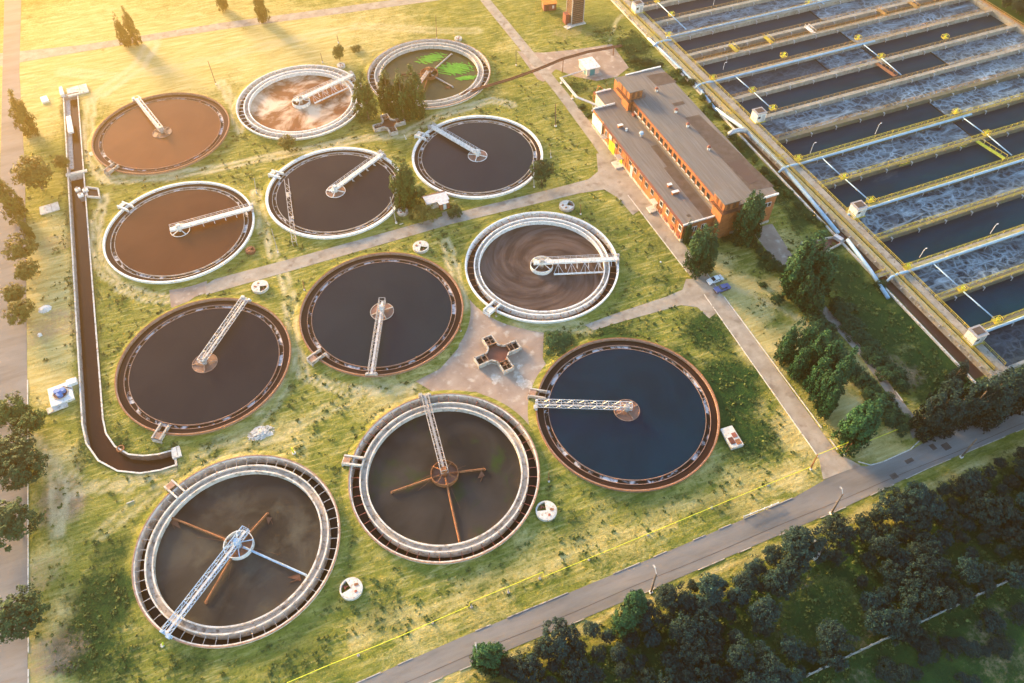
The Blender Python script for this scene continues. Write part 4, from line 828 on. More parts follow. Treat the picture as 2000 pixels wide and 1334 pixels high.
vpos = [((1306, 70), 'at the topmost blue elbow'), ((1392, 154), 'where the pale elbow pipe meets the walkway'), ((1469, 178), 'on the wall above the second white cabin'), ((1509, 213), 'next to the second white cabin'), ((1558, 311), 'at the upper blue elbow'), ((1647, 347), 'on the wall above the third white cabin'), ((1700, 393), 'next to the third white cabin'), ((1772, 523), 'at the lower blue elbow'), ((1878, 566), 'on the wall above the nearest white cabin'), ((1946, 627), 'next to the nearest white cabin'), ((1675, 76), 'upper right, at the end of a blue air pipe'), ((1720, 112), 'upper right, at the rusty beam'), ((1866, 220), 'right side, at the end of a blue air pipe'), ((1925, 262), 'right side, at the mossy plank'), ((1283, 3), 'cut by the top edge of the photo'), ((1311, 30), 'second from the top on the walkway side'), ((1530, 110), 'half way along the wall above the rusty yellow platform'), ((1845, 74), 'far upper right on a white wall'), ((1578, 8), 'on the top edge among white walls')]
for i, ((px, py), lab) in enumerate(vpos): wheel_stand(px, py, i, 'yellow valve stand with hand wheel ' + lab)
# platforms hung on the wall sides, yellow footbridges, lamp masts, mossy and rusty planks
for (px, py), lab in (((1461, 42), 'below the first whole blue pipe'), ((1333, 71), 'near the topmost elbow'), ((1560, 160), 'on the wall right of the second cabin'), ((1677, 130), 'left of the rusty beam'), ((1877, 286), 'left of the mossy plank'), ((1765, 320), 'between the mossy plank and the walkway')):
    p = at(px, py, .6); t = thing('hung_platform', 'small yellow platform hung on a wall side ' + lab, 'platform', (p.x, p.y, .5), 'yellow platforms hung on the walls')
    MB().box((0, 0, 0), (3.4, .7, .1)).build('platform_floor', M['yellow'], t); mb = MB(); mb.beam((-1.7, -.35, .7), (1.7, -.35, .7), .1)
    for q in range(4): mb.beam((-1.7 + q * 1.13, -.35, 0), (-1.7 + q * 1.13, -.35, .7), .08)
    mb.build('guard_rail', M['yellow'], t)
for (px, py), m, lab in (((1429, 91), 'yellow', 'left of the pair over the narrow lane'), ((1497, 75), 'yellow', 'right of the pair over the narrow lane'), ((1577, 55), 'white', 'painted white over the narrow lane'), ((1718, 21), 'rail_rust', 'rusty, over the narrow lane near the top edge'), ((1778, 6), 'rail_rust', 'rusty and highest in the photo')):
    u, v = uv(px, py); c = bm_(Vector((u, 119.3, DZ))); t = thing('footbridge', 'short footbridge ' + lab, 'footbridge', c, 'short footbridges over the narrow lane')
    MB().box((0, 0, .1), (1.5, 4.6, .12)).build('bridge_floor', M[m], t); mb = MB()
    for s in (-.72, .72): mb.beam((s, -2.2, 1.1), (s, 2.2, 1.1), .09); [mb.beam((s, y_, .1), (s, y_, 1.1), .08) for y_ in (-2.2, 0, 2.2)]
    mb.build('guard_rail', M[m], t)
for a, b, m, lab in (((1711, 122), (1748, 148), 'rust', 'rusty planked footway crossing a dark lane at the upper right'), ((1908, 275), (1962, 309), 'mossy', 'mossy yellow green planked footway crossing a dark lane at the right')):
    p, q = at(*a, DZ), at(*b, DZ); t = thing('plank_footway', lab, 'footbridge', ((p + q) / 2).xy.to_3d()); o = t.location.copy()
    mb = MB(o); mb.beam(p + Vector((0, 0, -.1)), q + Vector((0, 0, -.1)), 1.3, .12); mb.build('planks', M[m], t).location = (0, 0, 0)
    mb = MB(o); s = Vector((.7, 0, 0)); mb.beam(p + s + Vector((0, 0, .9)), q + s + Vector((0, 0, .9)), .09)
    for i in range(6): c = p + (q - p) * i / 5 + s; mb.beam(c, c + Vector((0, 0, .9)), .08)
    mb.build('guard_rail', M['rail_rust' if m == 'rust' else 'yellow'], t).location = (0, 0, 0)
def mast(bx, by, tx, ty, lab):
    b = at(bx, by, DZ); h = max(2.0, hgt(bx, by, tx, ty)); t = thing('lamp_mast', 'thin white lamp mast ' + lab, 'lamp', b, 'white lamp masts on the walls')
    MB().tube([(0, 0, 0), (.05, 0, h), (.6, .1, h + .2)], .07, 6).build('mast_pole', M['white'], t); MB().box((.75, .12, h + .2), (.5, .2, .12)).build('lamp_head', M['white'], t)
for a in ((1412, 136, 1413, 124, 'near the brick building'), (1393, 10, 1394, 0, 'at the top edge of the photo'), (1709, 262, 1712, 243, 'on the yellow railed wall in the middle'), (1582, 300, 1584, 281, 'near the upper blue elbow'), (1934, 456, 1940, 440, 'on the lower right wall'), (1796, 503, 1805, 488, 'near the lower blue elbow')): mast(*a)
# white control cabins standing on the walkway
cab0 = None
for (px, py), lab in (((1244, 22), 'cut by the top edge of the photo'), ((1479, 234), 'level with the brick building roof'), ((1671, 418), 'third down, above the concrete pit'), ((1899, 664), 'nearest to the camera, with a small dark window')):
    p = at(px, py, DZ)
    if cab0 is None:
        t = cab0 = thing('control_cabin', '', 'cabin', p, 'white control cabins on the basin walkway'); t.scale = (1.3, 1.3, 1.25)
        MB().box((0, 0, 1.25), (2.5, 2.3, 2.5)).build('cabin_wall', M['white'], t); MB().box((0, 0, 2.56), (2.75, 2.55, .12)).build('cabin_roof', M['dull_steel'], t)
        MB().box((.1, .1, 2.66), (1.8, 1.5, .1)).build('roof_felt', M['roof_dark'], t)
        MB().box((-.55, -1.16, 1.5), (.6, .06, .6)).build('window', M['glass'], t); MB().box((.6, -1.16, 1.05), (.8, .05, 1.9)).build('door', M['steel'], t)
        MB().box((.0, 0, .0), (3.0, 2.8, .12)).build('floor_slab', M['yellow'], t)
    else:
        t = cab0.copy(); COL.objects.link(t); t.location = p
        for ch in cab0.children: c = ch.copy(); COL.objects.link(c); c.parent = t
    t['label'] = 'white control cabin on the basin walkway, ' + lab
# yellow crossings over the brown inflow channel
for (px, py), lab in (((1234, 31), 'topmost'), ((1272, 70), 'by the start of the blue main'), ((1424, 222), 'beside the second white cabin'), ((1524, 309), 'at the upper blue elbow'), ((1722, 535), 'beside the lower blue elbow')):
    p = at(px, py, .9); t = thing('channel_crossing', 'yellow railed crossing over the brown inflow channel, ' + lab, 'footbridge', (p.x, p.y, .7), 'yellow crossings over the inflow channel')
    MB().box((0, 0, 0), (3.2, 1.4, .12)).build('crossing_floor', M['deck_white'], t); mb = MB()
    for s in (-.7, .7): mb.beam((-1.6, s, 1.0), (1.6, s, 1.0), .1); mb.beam((-1.6, s, .5), (1.6, s, .5), .08); [mb.beam((q, s, 0), (q, s, 1.0), .09) for q in (-1.6, 0, 1.6)]
    mb.build('guard_rail', M['yellow'], t)
# concrete pit by the lawn and its grate
pp = [at(*q)[:2] for q in ((1563, 477), (1624, 466), (1648, 474), (1595, 503))]; o = Vector((pp[0][0], pp[0][1], 0))
t = thing('concrete_pit', 'low walled concrete pit holding brown sludge beside the blue main', 'pit', o)
mb = MB(o)
for a, b in zip(pp, pp[1:] + pp[:1]): mb.beam(V2(a, .3), V2(b, .3), .3, .9)
mb.build('pit_wall', M['concrete'], t).location = (0, 0, 0)
mb = MB(o); mb.poly([V2(p, .12) for p in pp]); mb.build('sludge', M['brown_pit'], t).location = (0, 0, 0)
p = at(1635, 470); tag(MB((p.x, p.y, 0)).box((p.x, p.y, .9), (1.3, 2.4, .9), .3).build('sluice_block', M['steel']), 'pale sluice block at the corner of the concrete pit', 'sluice')
# ------------------------------------------------------------------ brick pump hall
BB = thing('brick_building', 'long orange brick hall with two grey flat roof levels and two squat towers', 'building', (138, 73, 0)); bo = Vector((138, 73, 0))
def bb(mb, name, m, parent=BB): mb.o = bo; o = mb.build(name, M[m] if isinstance(m, str) else m, parent); o.location = (0, 0, 0); return o
LX0, LX1, LY0, LY1, LH = 125.0, 135.4, 43.7, 99.2, 6.0
HX0, HX1, HY0, HY1, HH = 135.4, 151.3, 41.4, 106.4, 10.0
bb(MB().span((LX0, LY0, .9), (LX1 - .01, LY1, LH)), 'low_hall_wall', 'brick'); bb(MB().span((LX0 - .06, LY0 - .06, 0), (LX1 - .02, LY1 + .05, .9)), 'plinth', 'concrete')
bb(MB().span((HX0, HY0, .9), (HX1, HY1, HH)), 'high_hall_wall', 'brick'); bb(MB().span((HX0 + .02, HY0 - .06, 0), (HX1 + .06, HY1 + .05, .9)), 'plinth', 'concrete')
bb(MB().span((129.4, LY1 + .01, 0), (LX1 - .01, 106.6, LH - .02)), 'annex_wall', 'pale_concrete')
bb(MB().span((LX0 + .0, LY0 + .0, LH), (LX1, LY1, LH + .14)), 'low_roof', 'roof'); bb(MB().span((129.3, LY1 + .01, LH - .02), (LX1, 106.7, LH + .13)), 'low_roof', 'roof')
hr = bb(MB().span((HX0 - .15, HY0 - .05, HH), (HX1 + .15, HY1 + .05, HH + .16)), 'high_roof', 'roof')
def patch(x0, y0, x1, y1, z, m='roof_dark'): bb(MB().span((x0, y0, z), (x1, y1, z + .02)), 'roof_patch', m)
patch(131.4, LY0 + .4, 134.6, 66.5, LH + .14); patch(132.6, 66.5, 134.7, 76.5, LH + .141)
pz = HH + .16
for q, z in (((1318, 148, 1268, 128), 0), ):
    pass
def ppatch(a, b, c, d, z, m='roof_dark'):
    P = [at(*p, z) for p in (a, b, c, d)]; bb(MB().prism([p[:2] for p in P], z, z + .02), 'roof_patch', m)
ppatch((1262, 148), (1300, 141), (1322, 160), (1283, 168), pz); ppatch((1312, 202), (1334, 197), (1338, 203), (1318, 208), pz)
ppatch((1338, 230), (1365, 224), (1512, 364), (1467, 373), pz); ppatch((1420, 318), (1447, 312), (1482, 352), (1464, 360), pz + .022, mat('darkest_felt', (.08, .055, .05), .95))
# parapet copings and eaves gutters
mb = MB(); mb.span((LX0 + 1.2, LY0 - .25, LH + .0), (LX1 - .2, LY0 + .12, LH + .42)); mb.span((LX0 - .2, LY0 - .25, LH - .2), (LX0 + 2.6, LY0 + .1, LH + .3)); bb(mb, 'parapet', 'white')
mb = MB(); mb.span((LX0, LY1 - .15, LH + .1), (129.4, LY1 + .2, LH + .55)); mb.span((129.4, LY1 - .25, LH + .2), (132.2, LY1 + .1, LH + .7)); bb(mb, 'parapet', 'white')
bb(MB().span((129.4, 106.5, LH + .1), (134.6, 106.9, LH + .5)), 'parapet', 'white')
mb = MB(); mb.span((141.2, HY0 - .3, HH - .1), (147.5, HY0 + .1, HH + .42)); mb.span((147.5, HY0 - .3, HH), (HX1 + .2, HY0 + .1, HH + .5)); bb(mb, 'parapet', 'white')
mb = MB(); mb.span((139.2, HY1 - .1, HH - .1), (145, HY1 + .3, HH + .40)); mb.span((145, HY1 - .1, HH), (HX1 + .2, HY1 + .3, HH + .5)); bb(mb, 'parapet', 'white')
mb = MB(); mb.span((LX0 - .45, LY0, LH - .12), (LX0 + .02, LY1 - 7.5, LH + .10)); bb(mb, 'eaves', 'red_brown')
mb = MB(); mb.tube([(LX0 - .52, LY0, LH - .02), (LX0 - .52, LY1 - 7.5, LH - .02)], .12, 6); bb(mb, 'gutter', 'dark_rust')
mb = MB(); mb.span((HX0 - .32, HY0 + 4.5, HH - .1), (HX0 + .02, 94, HH + .10)); bb(mb, 'eaves', 'red_brown')
# clerestory windows of the high hall above the low roof
for q in range(17):
    y = 49.5 + q * 2.62; f = bb(MB().span((HX0 - .10, y - .80, LH + 1.35), (HX0 - .002, y + .80, LH + 3.0)), 'window', 'wood')
    bb(MB().span((HX0 - .14, y - .64, LH + 1.5), (HX0 - .09, y + .64, LH + 2.85)), 'pane', 'glass', f); bb(MB().span((HX0 - .28, y - .85, LH + 1.22), (HX0 - .0, y + .85, LH + 1.34)), 'sill', 'white', f)
bb(MB().span((HX0 - .06, LY0, LH + .16), (HX0 - .003, 94, LH + 1.1)), 'apron_felt', 'roof')
# street side: windows, gates, canopies, white panel
def win_w(y, z0, z1, w, fm='white', gm='glass', mull=True):
    f = bb(MB().span((LX0 - .12, y - w / 2, z0), (LX0 - .002, y + w / 2, z1)), 'window', fm)
    bb(MB().span((LX0 - .15, y - w / 2 + .14, z0 + .45 if mull else z0 + .12), (LX0 - .11, y + w / 2 - .14, z1 - .14)), 'pane', gm, f)
for y in (44.9, 48.4, 51.8, 55.3): win_w(y, 3.0, 5.0, 1.5, 'white' if y != 48.4 else 'dull_steel'); win_w(y + .2, .5, 1.8, 1.6, 'red_brown', 'red_brown', False)
for y in (60.6, 64.0, 67.4, 70.8): win_w(y, 3.0, 4.9, 1.6, 'dull_steel')
for y in (74.0, 80.5, 83.0): win_w(y, 3.2, 5.0, 1.4, 'dull_steel')
win_w(89.8, 2.6, 4.8, 1.2, 'white')
def gate(y0, y1, z1, m, name='gate'):
    g = bb(MB().span((LX0 - .14, y0, .05), (LX0 - .002, y1, z1)), name, m); bb(MB().span((LX0 - .19, (y0 + y1) / 2 - .05, .05), (LX0 - .14, (y0 + y1) / 2 + .05, z1)), 'gate_seam', 'dark_concrete', g); return g
gate(83.7, 87.3, 3.6, 'yellow_green'); gate(78.6, 79.9, 2.5, 'yellow_green', 'door'); gate(72.2, 73.3, 4.0, 'white'); gate(57.4, 58.5, 2.4, 'dull_steel', 'door')
bb(MB().span((LX0 - .2, 86.0, 3.7), (LX0 - .01, 87.6, 5.2)), 'louvre', 'pale_concrete')
mb = MB(); mb.span((LX0 - 1.6, 78.0, 2.7), (LX0 - .01, 80.6, 2.85)); bb(mb, 'canopy', 'dull_steel'); mb = MB(); mb.span((LX0 - 1.8, 88.4, 2.9), (LX0 - .01, 90.6, 3.05)); bb(mb, 'canopy', 'dull_steel'); bb(MB().span((LX0 - 1.5, 56.8, 2.8), (LX0 - .01, 59.2, 2.95)), 'canopy', 'pale_concrete')
bb(MB().span((LX0 - 2.2, 56.6, 0), (LX0 - .07, 59.0, .5)), 'doorstep', 'pale_concrete'); bb(MB().span((LX0 - 2.4, 77.6, 0), (LX0 - .07, 80.8, .35)), 'doorstep', 'pale_concrete')
bb(MB().span((LX0 - .35, 92.2, 1.6), (LX0 - .01, 98.8, 5.2)), 'wall_panel', 'white')
for y in (92.0, 82.0, 76.0, 66, 56.5, 46.7): bb(MB().tube([(LX0 - .3, y, LH - .2), (LX0 - .3, y, .3)], .09, 6), 'downpipe', 'dark_rust')
# south gables
def win_s(x, y, z0, z1, w):
    f = bb(MB().span((x - w / 2, y - .12, z0), (x + w / 2, y - .002, z1)), 'window', 'white')
    for s in (-1, 1): bb(MB().span((x + s * w / 4 - w / 4 + .1, y - .15, z0 + .12), (x + s * w / 4 + w / 4 - .1, y - .11, z1 - .12)), 'pane', 'glass', f)
win_s(149.0, HY0, 6.4, 7.9, 2.2); win_s(128.6, LY0, 2.6, 4.4, 1.5); win_s(131.5, LY0, 2.6, 4.4, 1.5)
g = bb(MB().span((144.9, HY0 - .14, .05), (147.2, HY0 - .002, 3.6)), 'gate', 'dull_steel'); bb(MB().span((146.0, HY0 - .18, .05), (146.1, HY0 - .14, 3.6)), 'gate_seam', 'dark_concrete', g)
# two towers with overhanging top rooms
for n_, (x0, y0, x1, y1, zt, zb) in enumerate(((134.2, 40.6, 138.6, 45.6, 13.0, 0.0), (134.2, 94.2, 138.4, 101.6, 13.0, LH + .1))):
    bb(MB().span((x0 + .02, y0 + .3, zb), (x1 - .2, y1 - (.2 if n_ == 0 else 3), 10.0)), 'tower_shaft', 'brick')
    tr = bb(MB().span((x0 - .1, y0, 10.2), (x1, y1, zt - .25)), 'tower_room', 'brick'); bb(MB().span((x0 - .45, y0 - .35, zt - .25), (x1 + .35, y1 + .3, zt)), 'tower_roof', 'roof')
    bb(MB().span((x0 - .9, y0 - .9, 9.95), (x1 + .8, y1, 10.15)), 'balcony', 'dark_rust')
    mb = MB()
    for z in (10.7, 11.15): mb.beam((x0 - .85, y0 - .85, z), (x1 + .75, y0 - .85, z), .07); mb.beam((x0 - .85, y0 - .85, z), (x0 - .85, y1, z), .07); mb.beam((x1 + .75, y0 - .85, z), (x1 + .75, y0 + 1.5, z), .07)
    for q in range(7): mb.beam((x0 - .85, y0 - .85 + (y1 - y0) * q / 7, 10.1), (x0 - .85, y0 - .85 + (y1 - y0) * q / 7, 11.15), .06); mb.beam((x0 - .85 + q * .9, y0 - .85, 10.1), (x0 - .85 + q * .9, y0 - .85, 11.15), .06)
    bb(mb, 'balcony_rail', 'dark_rust')
    for s in (.28, .68): 
        xx = x0 + (x1 - x0) * s; bb(MB().span((xx - .42, y0 - .08, 10.6), (xx + .42, y0 - .002, 12.3)), 'window', 'dark_rust', tr)
        yy = y0 + (y1 - y0) * s; bb(MB().span((x0 - .18, yy - .42, 10.6), (x0 - .102, yy + .42, 12.3)), 'window', 'dark_rust', tr)
bb(MB().span((135.2, 92.6, LH + .14), (137.0, 94.4, LH + 2.4)), 'stair_door', 'dark_rust'); bb(MB().span((134.6, 91.2, LH + .14), (136.2, 92.5, LH + .7)), 'roof_step', 'red_brown')
# roof furniture
for k, (px, py) in enumerate(((1282, 178), (1320, 219), (1343, 247), (1384, 292))):
    p = at(px, py, HH + .2); v = bb(MB().cyl((p.x, p.y, HH + .15), .42, .9, 14), 'roof_vent', 'white'); bb(MB().cyl((p.x, p.y, HH + 1.05), .62, .5, 14, .25), 'vent_cowl', 'red_brown', v)
p = at(1252, 267, LH); v = bb(MB().cyl((p.x, p.y, LH + .14), .4, 1.0, 14), 'roof_vent', 'steel'); bb(MB().cyl((p.x, p.y, LH + 1.14), .75, .55, 16, .5), 'vent_cowl', 'blue_pipe', v)
p = at(1223, 256, LH); bb(MB().cyl((p.x, p.y, LH + .14), .35, .8, 12), 'roof_vent', 'white')
for px, py, w in ((1211, 249, 1.4), (1307, 365, 1.1), (1318, 379, 1.9)):
    p = at(px, py, LH); c = bb(MB().box((p.x, p.y, LH + .5), (w, .7, .8)), 'chimney', 'brick'); bb(MB().box((p.x, p.y, LH + .95), (w + .2, .9, .12)), 'chimney_cap', 'white', c)
p = at(1345, 422, LH); patch(p.x - .5, p.y - .5, p.x + .5, p.y + .5, LH + .15)
# rusty hoist frame and water drum against the north annex
p = at(1166, 205); t = thing('hoist_frame', 'rusty hoist frame with a drum at the upper end of the brick building', 'hoist', p)
mb = MB()
for a in (-1, 1):
    for b in (-1, 1): mb.beam((a, b, 0), (a, b, 4.2), .18)
for z in (2.0, 4.2):
    for a, b, c, d in ((-1, -1, 1, -1), (1, -1, 1, 1), (1, 1, -1, 1), (-1, 1, -1, -1)): mb.beam((a, b, z), (c, d, z), .16)
mb.beam((-1, 0, 4.2), (0, 0, 7.2), .2); mb.beam((2.4, 0, 4.4), (0, 0, 7.2), .16); mb.beam((-1, -1, 2), (1, -1, 4.2), .12); mb.build('frame', M['rust'], t); MB().box((0, 0, 4.3), (2.4, 2.4, .12)).build('frame_floor', M['red_brown'], t); MB().cyl((2.4, .4, 3.6), .7, 1.0, 16).build('drum', M['steel'], t)
# ------------------------------------------------------------------ small structures
M['lime'] = mat('spilled_lime', (.36, .30, .24), .95, (.55, .50, .43), 1.3)
def loc0(p): return Vector((p[0], p[1], 0))
# round concrete valve chambers with a pit and hatches
def round_chamber(px, py, r, lab, rot, pit='sector', h=.8, m='pale_concrete'):
    p = at(px, py, .5); t = thing('valve_chamber', lab, 'chamber', (p.x, p.y, 0), 'round valve chambers between the tanks', rot)
    MB().ring((0, 0, 0), [(r, -.1), (r, h), (r - .28, h), (r - .28, -.1)], 32).build('chamber_wall', M[m], t)
    mb = MB(); n = 28; a0, a1 = .75, 2 * PI - .75
    P = [(0, 0)] + [((r - .27) * math.cos(a0 + (a1 - a0) * i / n), (r - .27) * math.sin(a0 + (a1 - a0) * i / n)) for i in range(n + 1)]
    mb.prism(P, h - .2, h + .03); mb.build('cover_slab', M['cream' if m != 'dark_rust' else m], t)
    MB().disc((0, 0, -.02), 0, r - .2, 28).build('pit_floor', M['brown_pit'], t)
    mb = MB(); mb.tube([(r * .35, -.4, .4), (r * .8, -.2, .4)], .14, 8); mb.cyl((r * .55, .1, 0), .16, .7, 8); mb.build('pipework', M['red_brown'], t)
    MB().cyl((-r * .5, r * .2, h + .03), .28, .08, 14).build('round_hatch', M['red_brown'], t); MB().box((-r * .35, -r * .4, h + .06), (.75, .5, .08), .4).build('square_hatch', M['rust'], t)
round_chamber(508, 560, 2.15, 'round white chamber with a brown pit above the lattice bridge end, left of the middle', -1.0)
round_chamber(822, 482, 2.15, 'round white chamber with brown pit just below the side path', -1.3)
round_chamber(1107, 402, 2.15, 'round chamber with ribbed rusty cover near the path bend', .1, m='concrete')
round_chamber(1067, 998, 2.2, 'round white topped chamber right of the rusty bridge tank', 2.1)
round_chamber(686, 1150, 2.2, 'pale chamber with square pit between the two nearest tanks', 2.6)
round_chamber(895, 75, 1.3, 'small round chamber behind the green tank', .5); round_chamber(666, 128, 1.4, 'small round chamber by the lone tree behind the foam tank', 1.5)
round_chamber(489, 489, 1.3, 'small dark rusty chamber beside the brown tank', 0, m='dark_rust'); round_chamber(786, 413, 1.6, 'small chamber at the foot of the poplars by the tiny house', 1.2, m='concrete')
p = at(1428, 857); t = thing('square_chamber', 'rectangular grey chamber with brown hatches right of the blue tank', 'chamber', (p.x, p.y, 0), None, -.04)
MB().box((0, 0, .4), (2.9, 5.2, 1.0)).build('chamber_wall', M['pale_concrete'], t)
for x, y, w, l, m in ((-.6, -.9, 1.1, 1.7, 'brown_pit'), (.65, -1.6, 1.1, 1.3, 'rust'), (.65, .2, 1.0, 1.2, 'red_brown')): MB().box((x, y, .93), (w, l, .1)).build('hatch', M[m], t)
# cross shaped distribution chambers
def splitter(px, py, lab, rot, s, m):
    p = at(px, py, .6); t = thing('distribution_chamber', lab, 'chamber', (p.x, p.y, 0), 'cross shaped distribution chambers', rot)
    mb = MB(); H = 1.35; w = .28
    for q in range(4):
        R_ = Matrix.Rotation(q * PI / 2, 3, 'Z'); T = lambda a, b, z=0: R_ @ Vector((a * s, b * s, z))
        for sy in (-1, 1): mb.beam(T(2.3, sy * 1.25, H / 2), T(5.6, sy * 1.25, H / 2), w, H); 
        mb.beam(T(5.6, -1.39, H / 2), T(5.6, 1.39, H / 2), w, H); mb.beam(T(2.3, 1.25, H / 2), T(1.25, 2.3, H / 2), w, H)
    mb.build('chamber_wall', M[m], t)
    for q in range(4):
        mb = MB(); R_ = Matrix.Rotation(q * PI / 2, 3, 'Z'); T = lambda a, b, z=0: R_ @ Vector((a * s, b * s, z))
        mb.beam(T(2.9, -1.2, H - .1), T(2.9, 1.2, H - .1), .22, .3); mb.beam(T(4.1, -1.2, H - .1), T(4.1, 1.2, H - .1), .16, .2)
        if q % 2: mb.beam(T(2.9, 0, H - .1), T(5.5, 0, H - .1), .16, .2)
        mb.beam(T(2.9, .9, H - .1), T(4.1, .9, H - .1), .14, .2); mb.build('cross_beam', M['wood'], t)
    for q in range(4): c = Matrix.Rotation(q * PI / 2, 3, 'Z') @ Vector((3.4 * s, .2, 0)); MB().box((c.x, c.y, .5), (.9, .9, .8), q * PI / 2).build('sluice_leaf', M['dark_rust'], t)
    oct_ = [(3.0 * s * math.cos(PI / 8 + PI / 4 * i), 3.0 * s * math.sin(PI / 8 + PI / 4 * i)) for i in range(8)]
    mb = MB(); mb.poly([(a, b, .75) for a, b in oct_]); mb.build('sludge', M['brown_pit'], t)
    mb = MB(); [mb.box(Matrix.Rotation(q * PI / 2, 3, 'Z') @ Vector((4.2 * s, 0, .25)), (2.9 * s if q % 2 == 0 else 2.4 * s, 2.4 * s if q % 2 == 0 else 2.9 * s, .3)) for q in range(4)]; mb.build('pit_floor', M['black'], t)
splitter(972, 692, 'cross shaped concrete distribution chamber on the paved yard', .12, 1.0, 'concrete')
splitter(760, 244, 'cross shaped distribution chamber among the poplars behind the tanks', .05, .88, 'concrete')
# little kiosk with teal doors, and its pipe on posts
c = [at(1130, 116, 2.6), at(1157, 110, 2.6), at(1173, 131, 2.6), at(1146, 138, 2.6)]; p = sum(c, Vector()) / 4
t = thing('kiosk', 'small white kiosk with a ribbed white roof and teal doors on the paved yard', 'kiosk', (p.x, p.y, 0)); W_, L_ = 4.6, 6.2
MB().box((0, 0, 1.25), (W_, L_, 2.5)).build('kiosk_wall', M['pale_concrete'], t)
mb = MB(); mb.box((0, 0, 2.6), (W_ + .5, L_ + .5, .14)); [mb.box((-W_ / 2 + .3 + q * .8, 0, 2.69), (.1, L_ + .5, .06)) for q in range(6)]; mb.build('kiosk_roof', M['white'], t)
MB().box((-.3, -L_ / 2 - .03, 1.15), (1.8, .08, 2.1)).build('door', M['teal'], t); MB().box((-W_ / 2 - .03, -1.6, 1.1), (.08, 1.0, 2.0)).build('door', M['teal'], t); MB().box((0, -.2, .03), (W_ + 1.8, L_ + 2.2, .12)).build('base_slab', M['pale_road'], t)
P = [at(1141, 137, 2.2), at(1094, 152, 2.2), at(1125, 190, 2.2), at(1168, 207, 2.6)]; o = loc0(P[0]); t = thing('pipeline', 'pale elevated pipe on thin posts from the kiosk to the brick building', 'pipe', o)
mb = MB(o); mb.tube(P, .22, 8); mb.tube([q + Vector((.5, 0, 0)) for q in P], .22, 8); mb.build('pipe_run', M['steel'], t).location = (0, 0, 0)
for a, b in ((0, 1), (1, 2), (2, 3)):
    for f in ((.95,) if a == 0 else (.78,)): q = P[a] + (P[b] - P[a]) * f; mb = MB(o); mb.beam((q.x, q.y, 0), q, .14); mb.box((q.x, q.y, .1), (.7, .7, .25)); mb.build('post', M['white'], t).location = (0, 0, 0)
# dark pipeline that arches over the plant road
A = [at(600, 290, .2), at(760, 238, .2), at(900, 185, .3), at(1000, 155, 3.2), at(1050, 137, 4.4), at(1100, 116, 4.8), at(1150, 102, 4.4), at(1199, 93, 3.0), at(1215, 90, .2)][2:]
o = loc0(A[0]); t = thing('arched_pipeline', 'dark twin pipeline rising from the grass and arching over the plant road', 'pipe', o)
mb = MB(o); mb.tube(A, .24, 8); mb.tube([q + Vector((0, .75, 0)) for q in A], .24, 8); mb.build('pipe_run', M['dark_rust'], t).location = (0, 0, 0)
mb = MB(o)
for i in range(30):
    f = i / 30 * (len(A) - 1); k = int(f); q = A[k] + (A[k + 1] - A[k]) * (f - k); mb.beam(q + Vector((0, -.2, -.2)), q + Vector((0, .95, -.2)), .14)
mb.build('cross_ties', M['dark_rust'], t).location = (0, 0, 0)
for k in (3, 6): q = A[min(k, len(A) - 2)]; mb = MB(o); mb.beam((q.x, q.y, 0), q, .2); mb.build('post', M['dark_rust'], t).location = (0, 0, 0)
# slatted cooling tower, rust shed
p = at(1122, 42); t = thing('cooling_tower', 'tall square tower clad with weathered horizontal slats at the top edge', 'tower', (p.x, p.y, 0)); w = 4.6; Ht = 12
mb = MB(); [mb.beam((a * w / 2, b * w / 2, 0), (a * w / 2, b * w / 2, Ht), .3) for a in (-1, 1) for b in (-1, 1)]; mb.build('frame', M['dull_steel'], t)
MB().box((0, 0, Ht / 2), (w - .5, w - .5, Ht - .4)).build('core', M['black'], t)
mb = MB()
for q in range(15): mb.box((0, 0, .8 + q * .75), (w + .12, w + .12, .32))
mb.build('slats', M['wood'], t); MB().box((0, 0, Ht + .1), (w + .5, w + .5, .5)).build('tower_rim', M['dull_steel'], t); MB().box((0, 0, .1), (w + 1.6, w + 1.6, .4)).build('base_slab', M['pale_concrete'], t); MB().box((-3.4, -2.6, .12), (3.2, 2.2, .25), .3).build('step_slab', M['pale_concrete'], t)
MB().box((-3.2, .4, 1.8), (1.6, 2.4, 3.6)).build('side_duct', M['red_brown'], t)
p = at(1072, 16); t = thing('shed', 'small shed with a bright rusty orange roof at the top edge', 'shed', (p.x, p.y, 0), None, -.2)
MB().box((0, 0, 1.3), (4.6, 3.6, 2.6)).build('shed_wall', M['red_brown'], t); MB().box((0, -.1, 2.68), (5.2, 4.2, .14)).build('shed_roof', mat('orange_roof', (.45, .12, .02), .8, (.60, .25, .04), 1.0), t); MB().box((1.2, -1.83, 1.3), (.7, .06, 1.1)).build('window', M['white'], t); MB().box((-.9, -1.83, 1.05), (1.0, .06, 2.0)).build('door', M['dark_rust'], t)
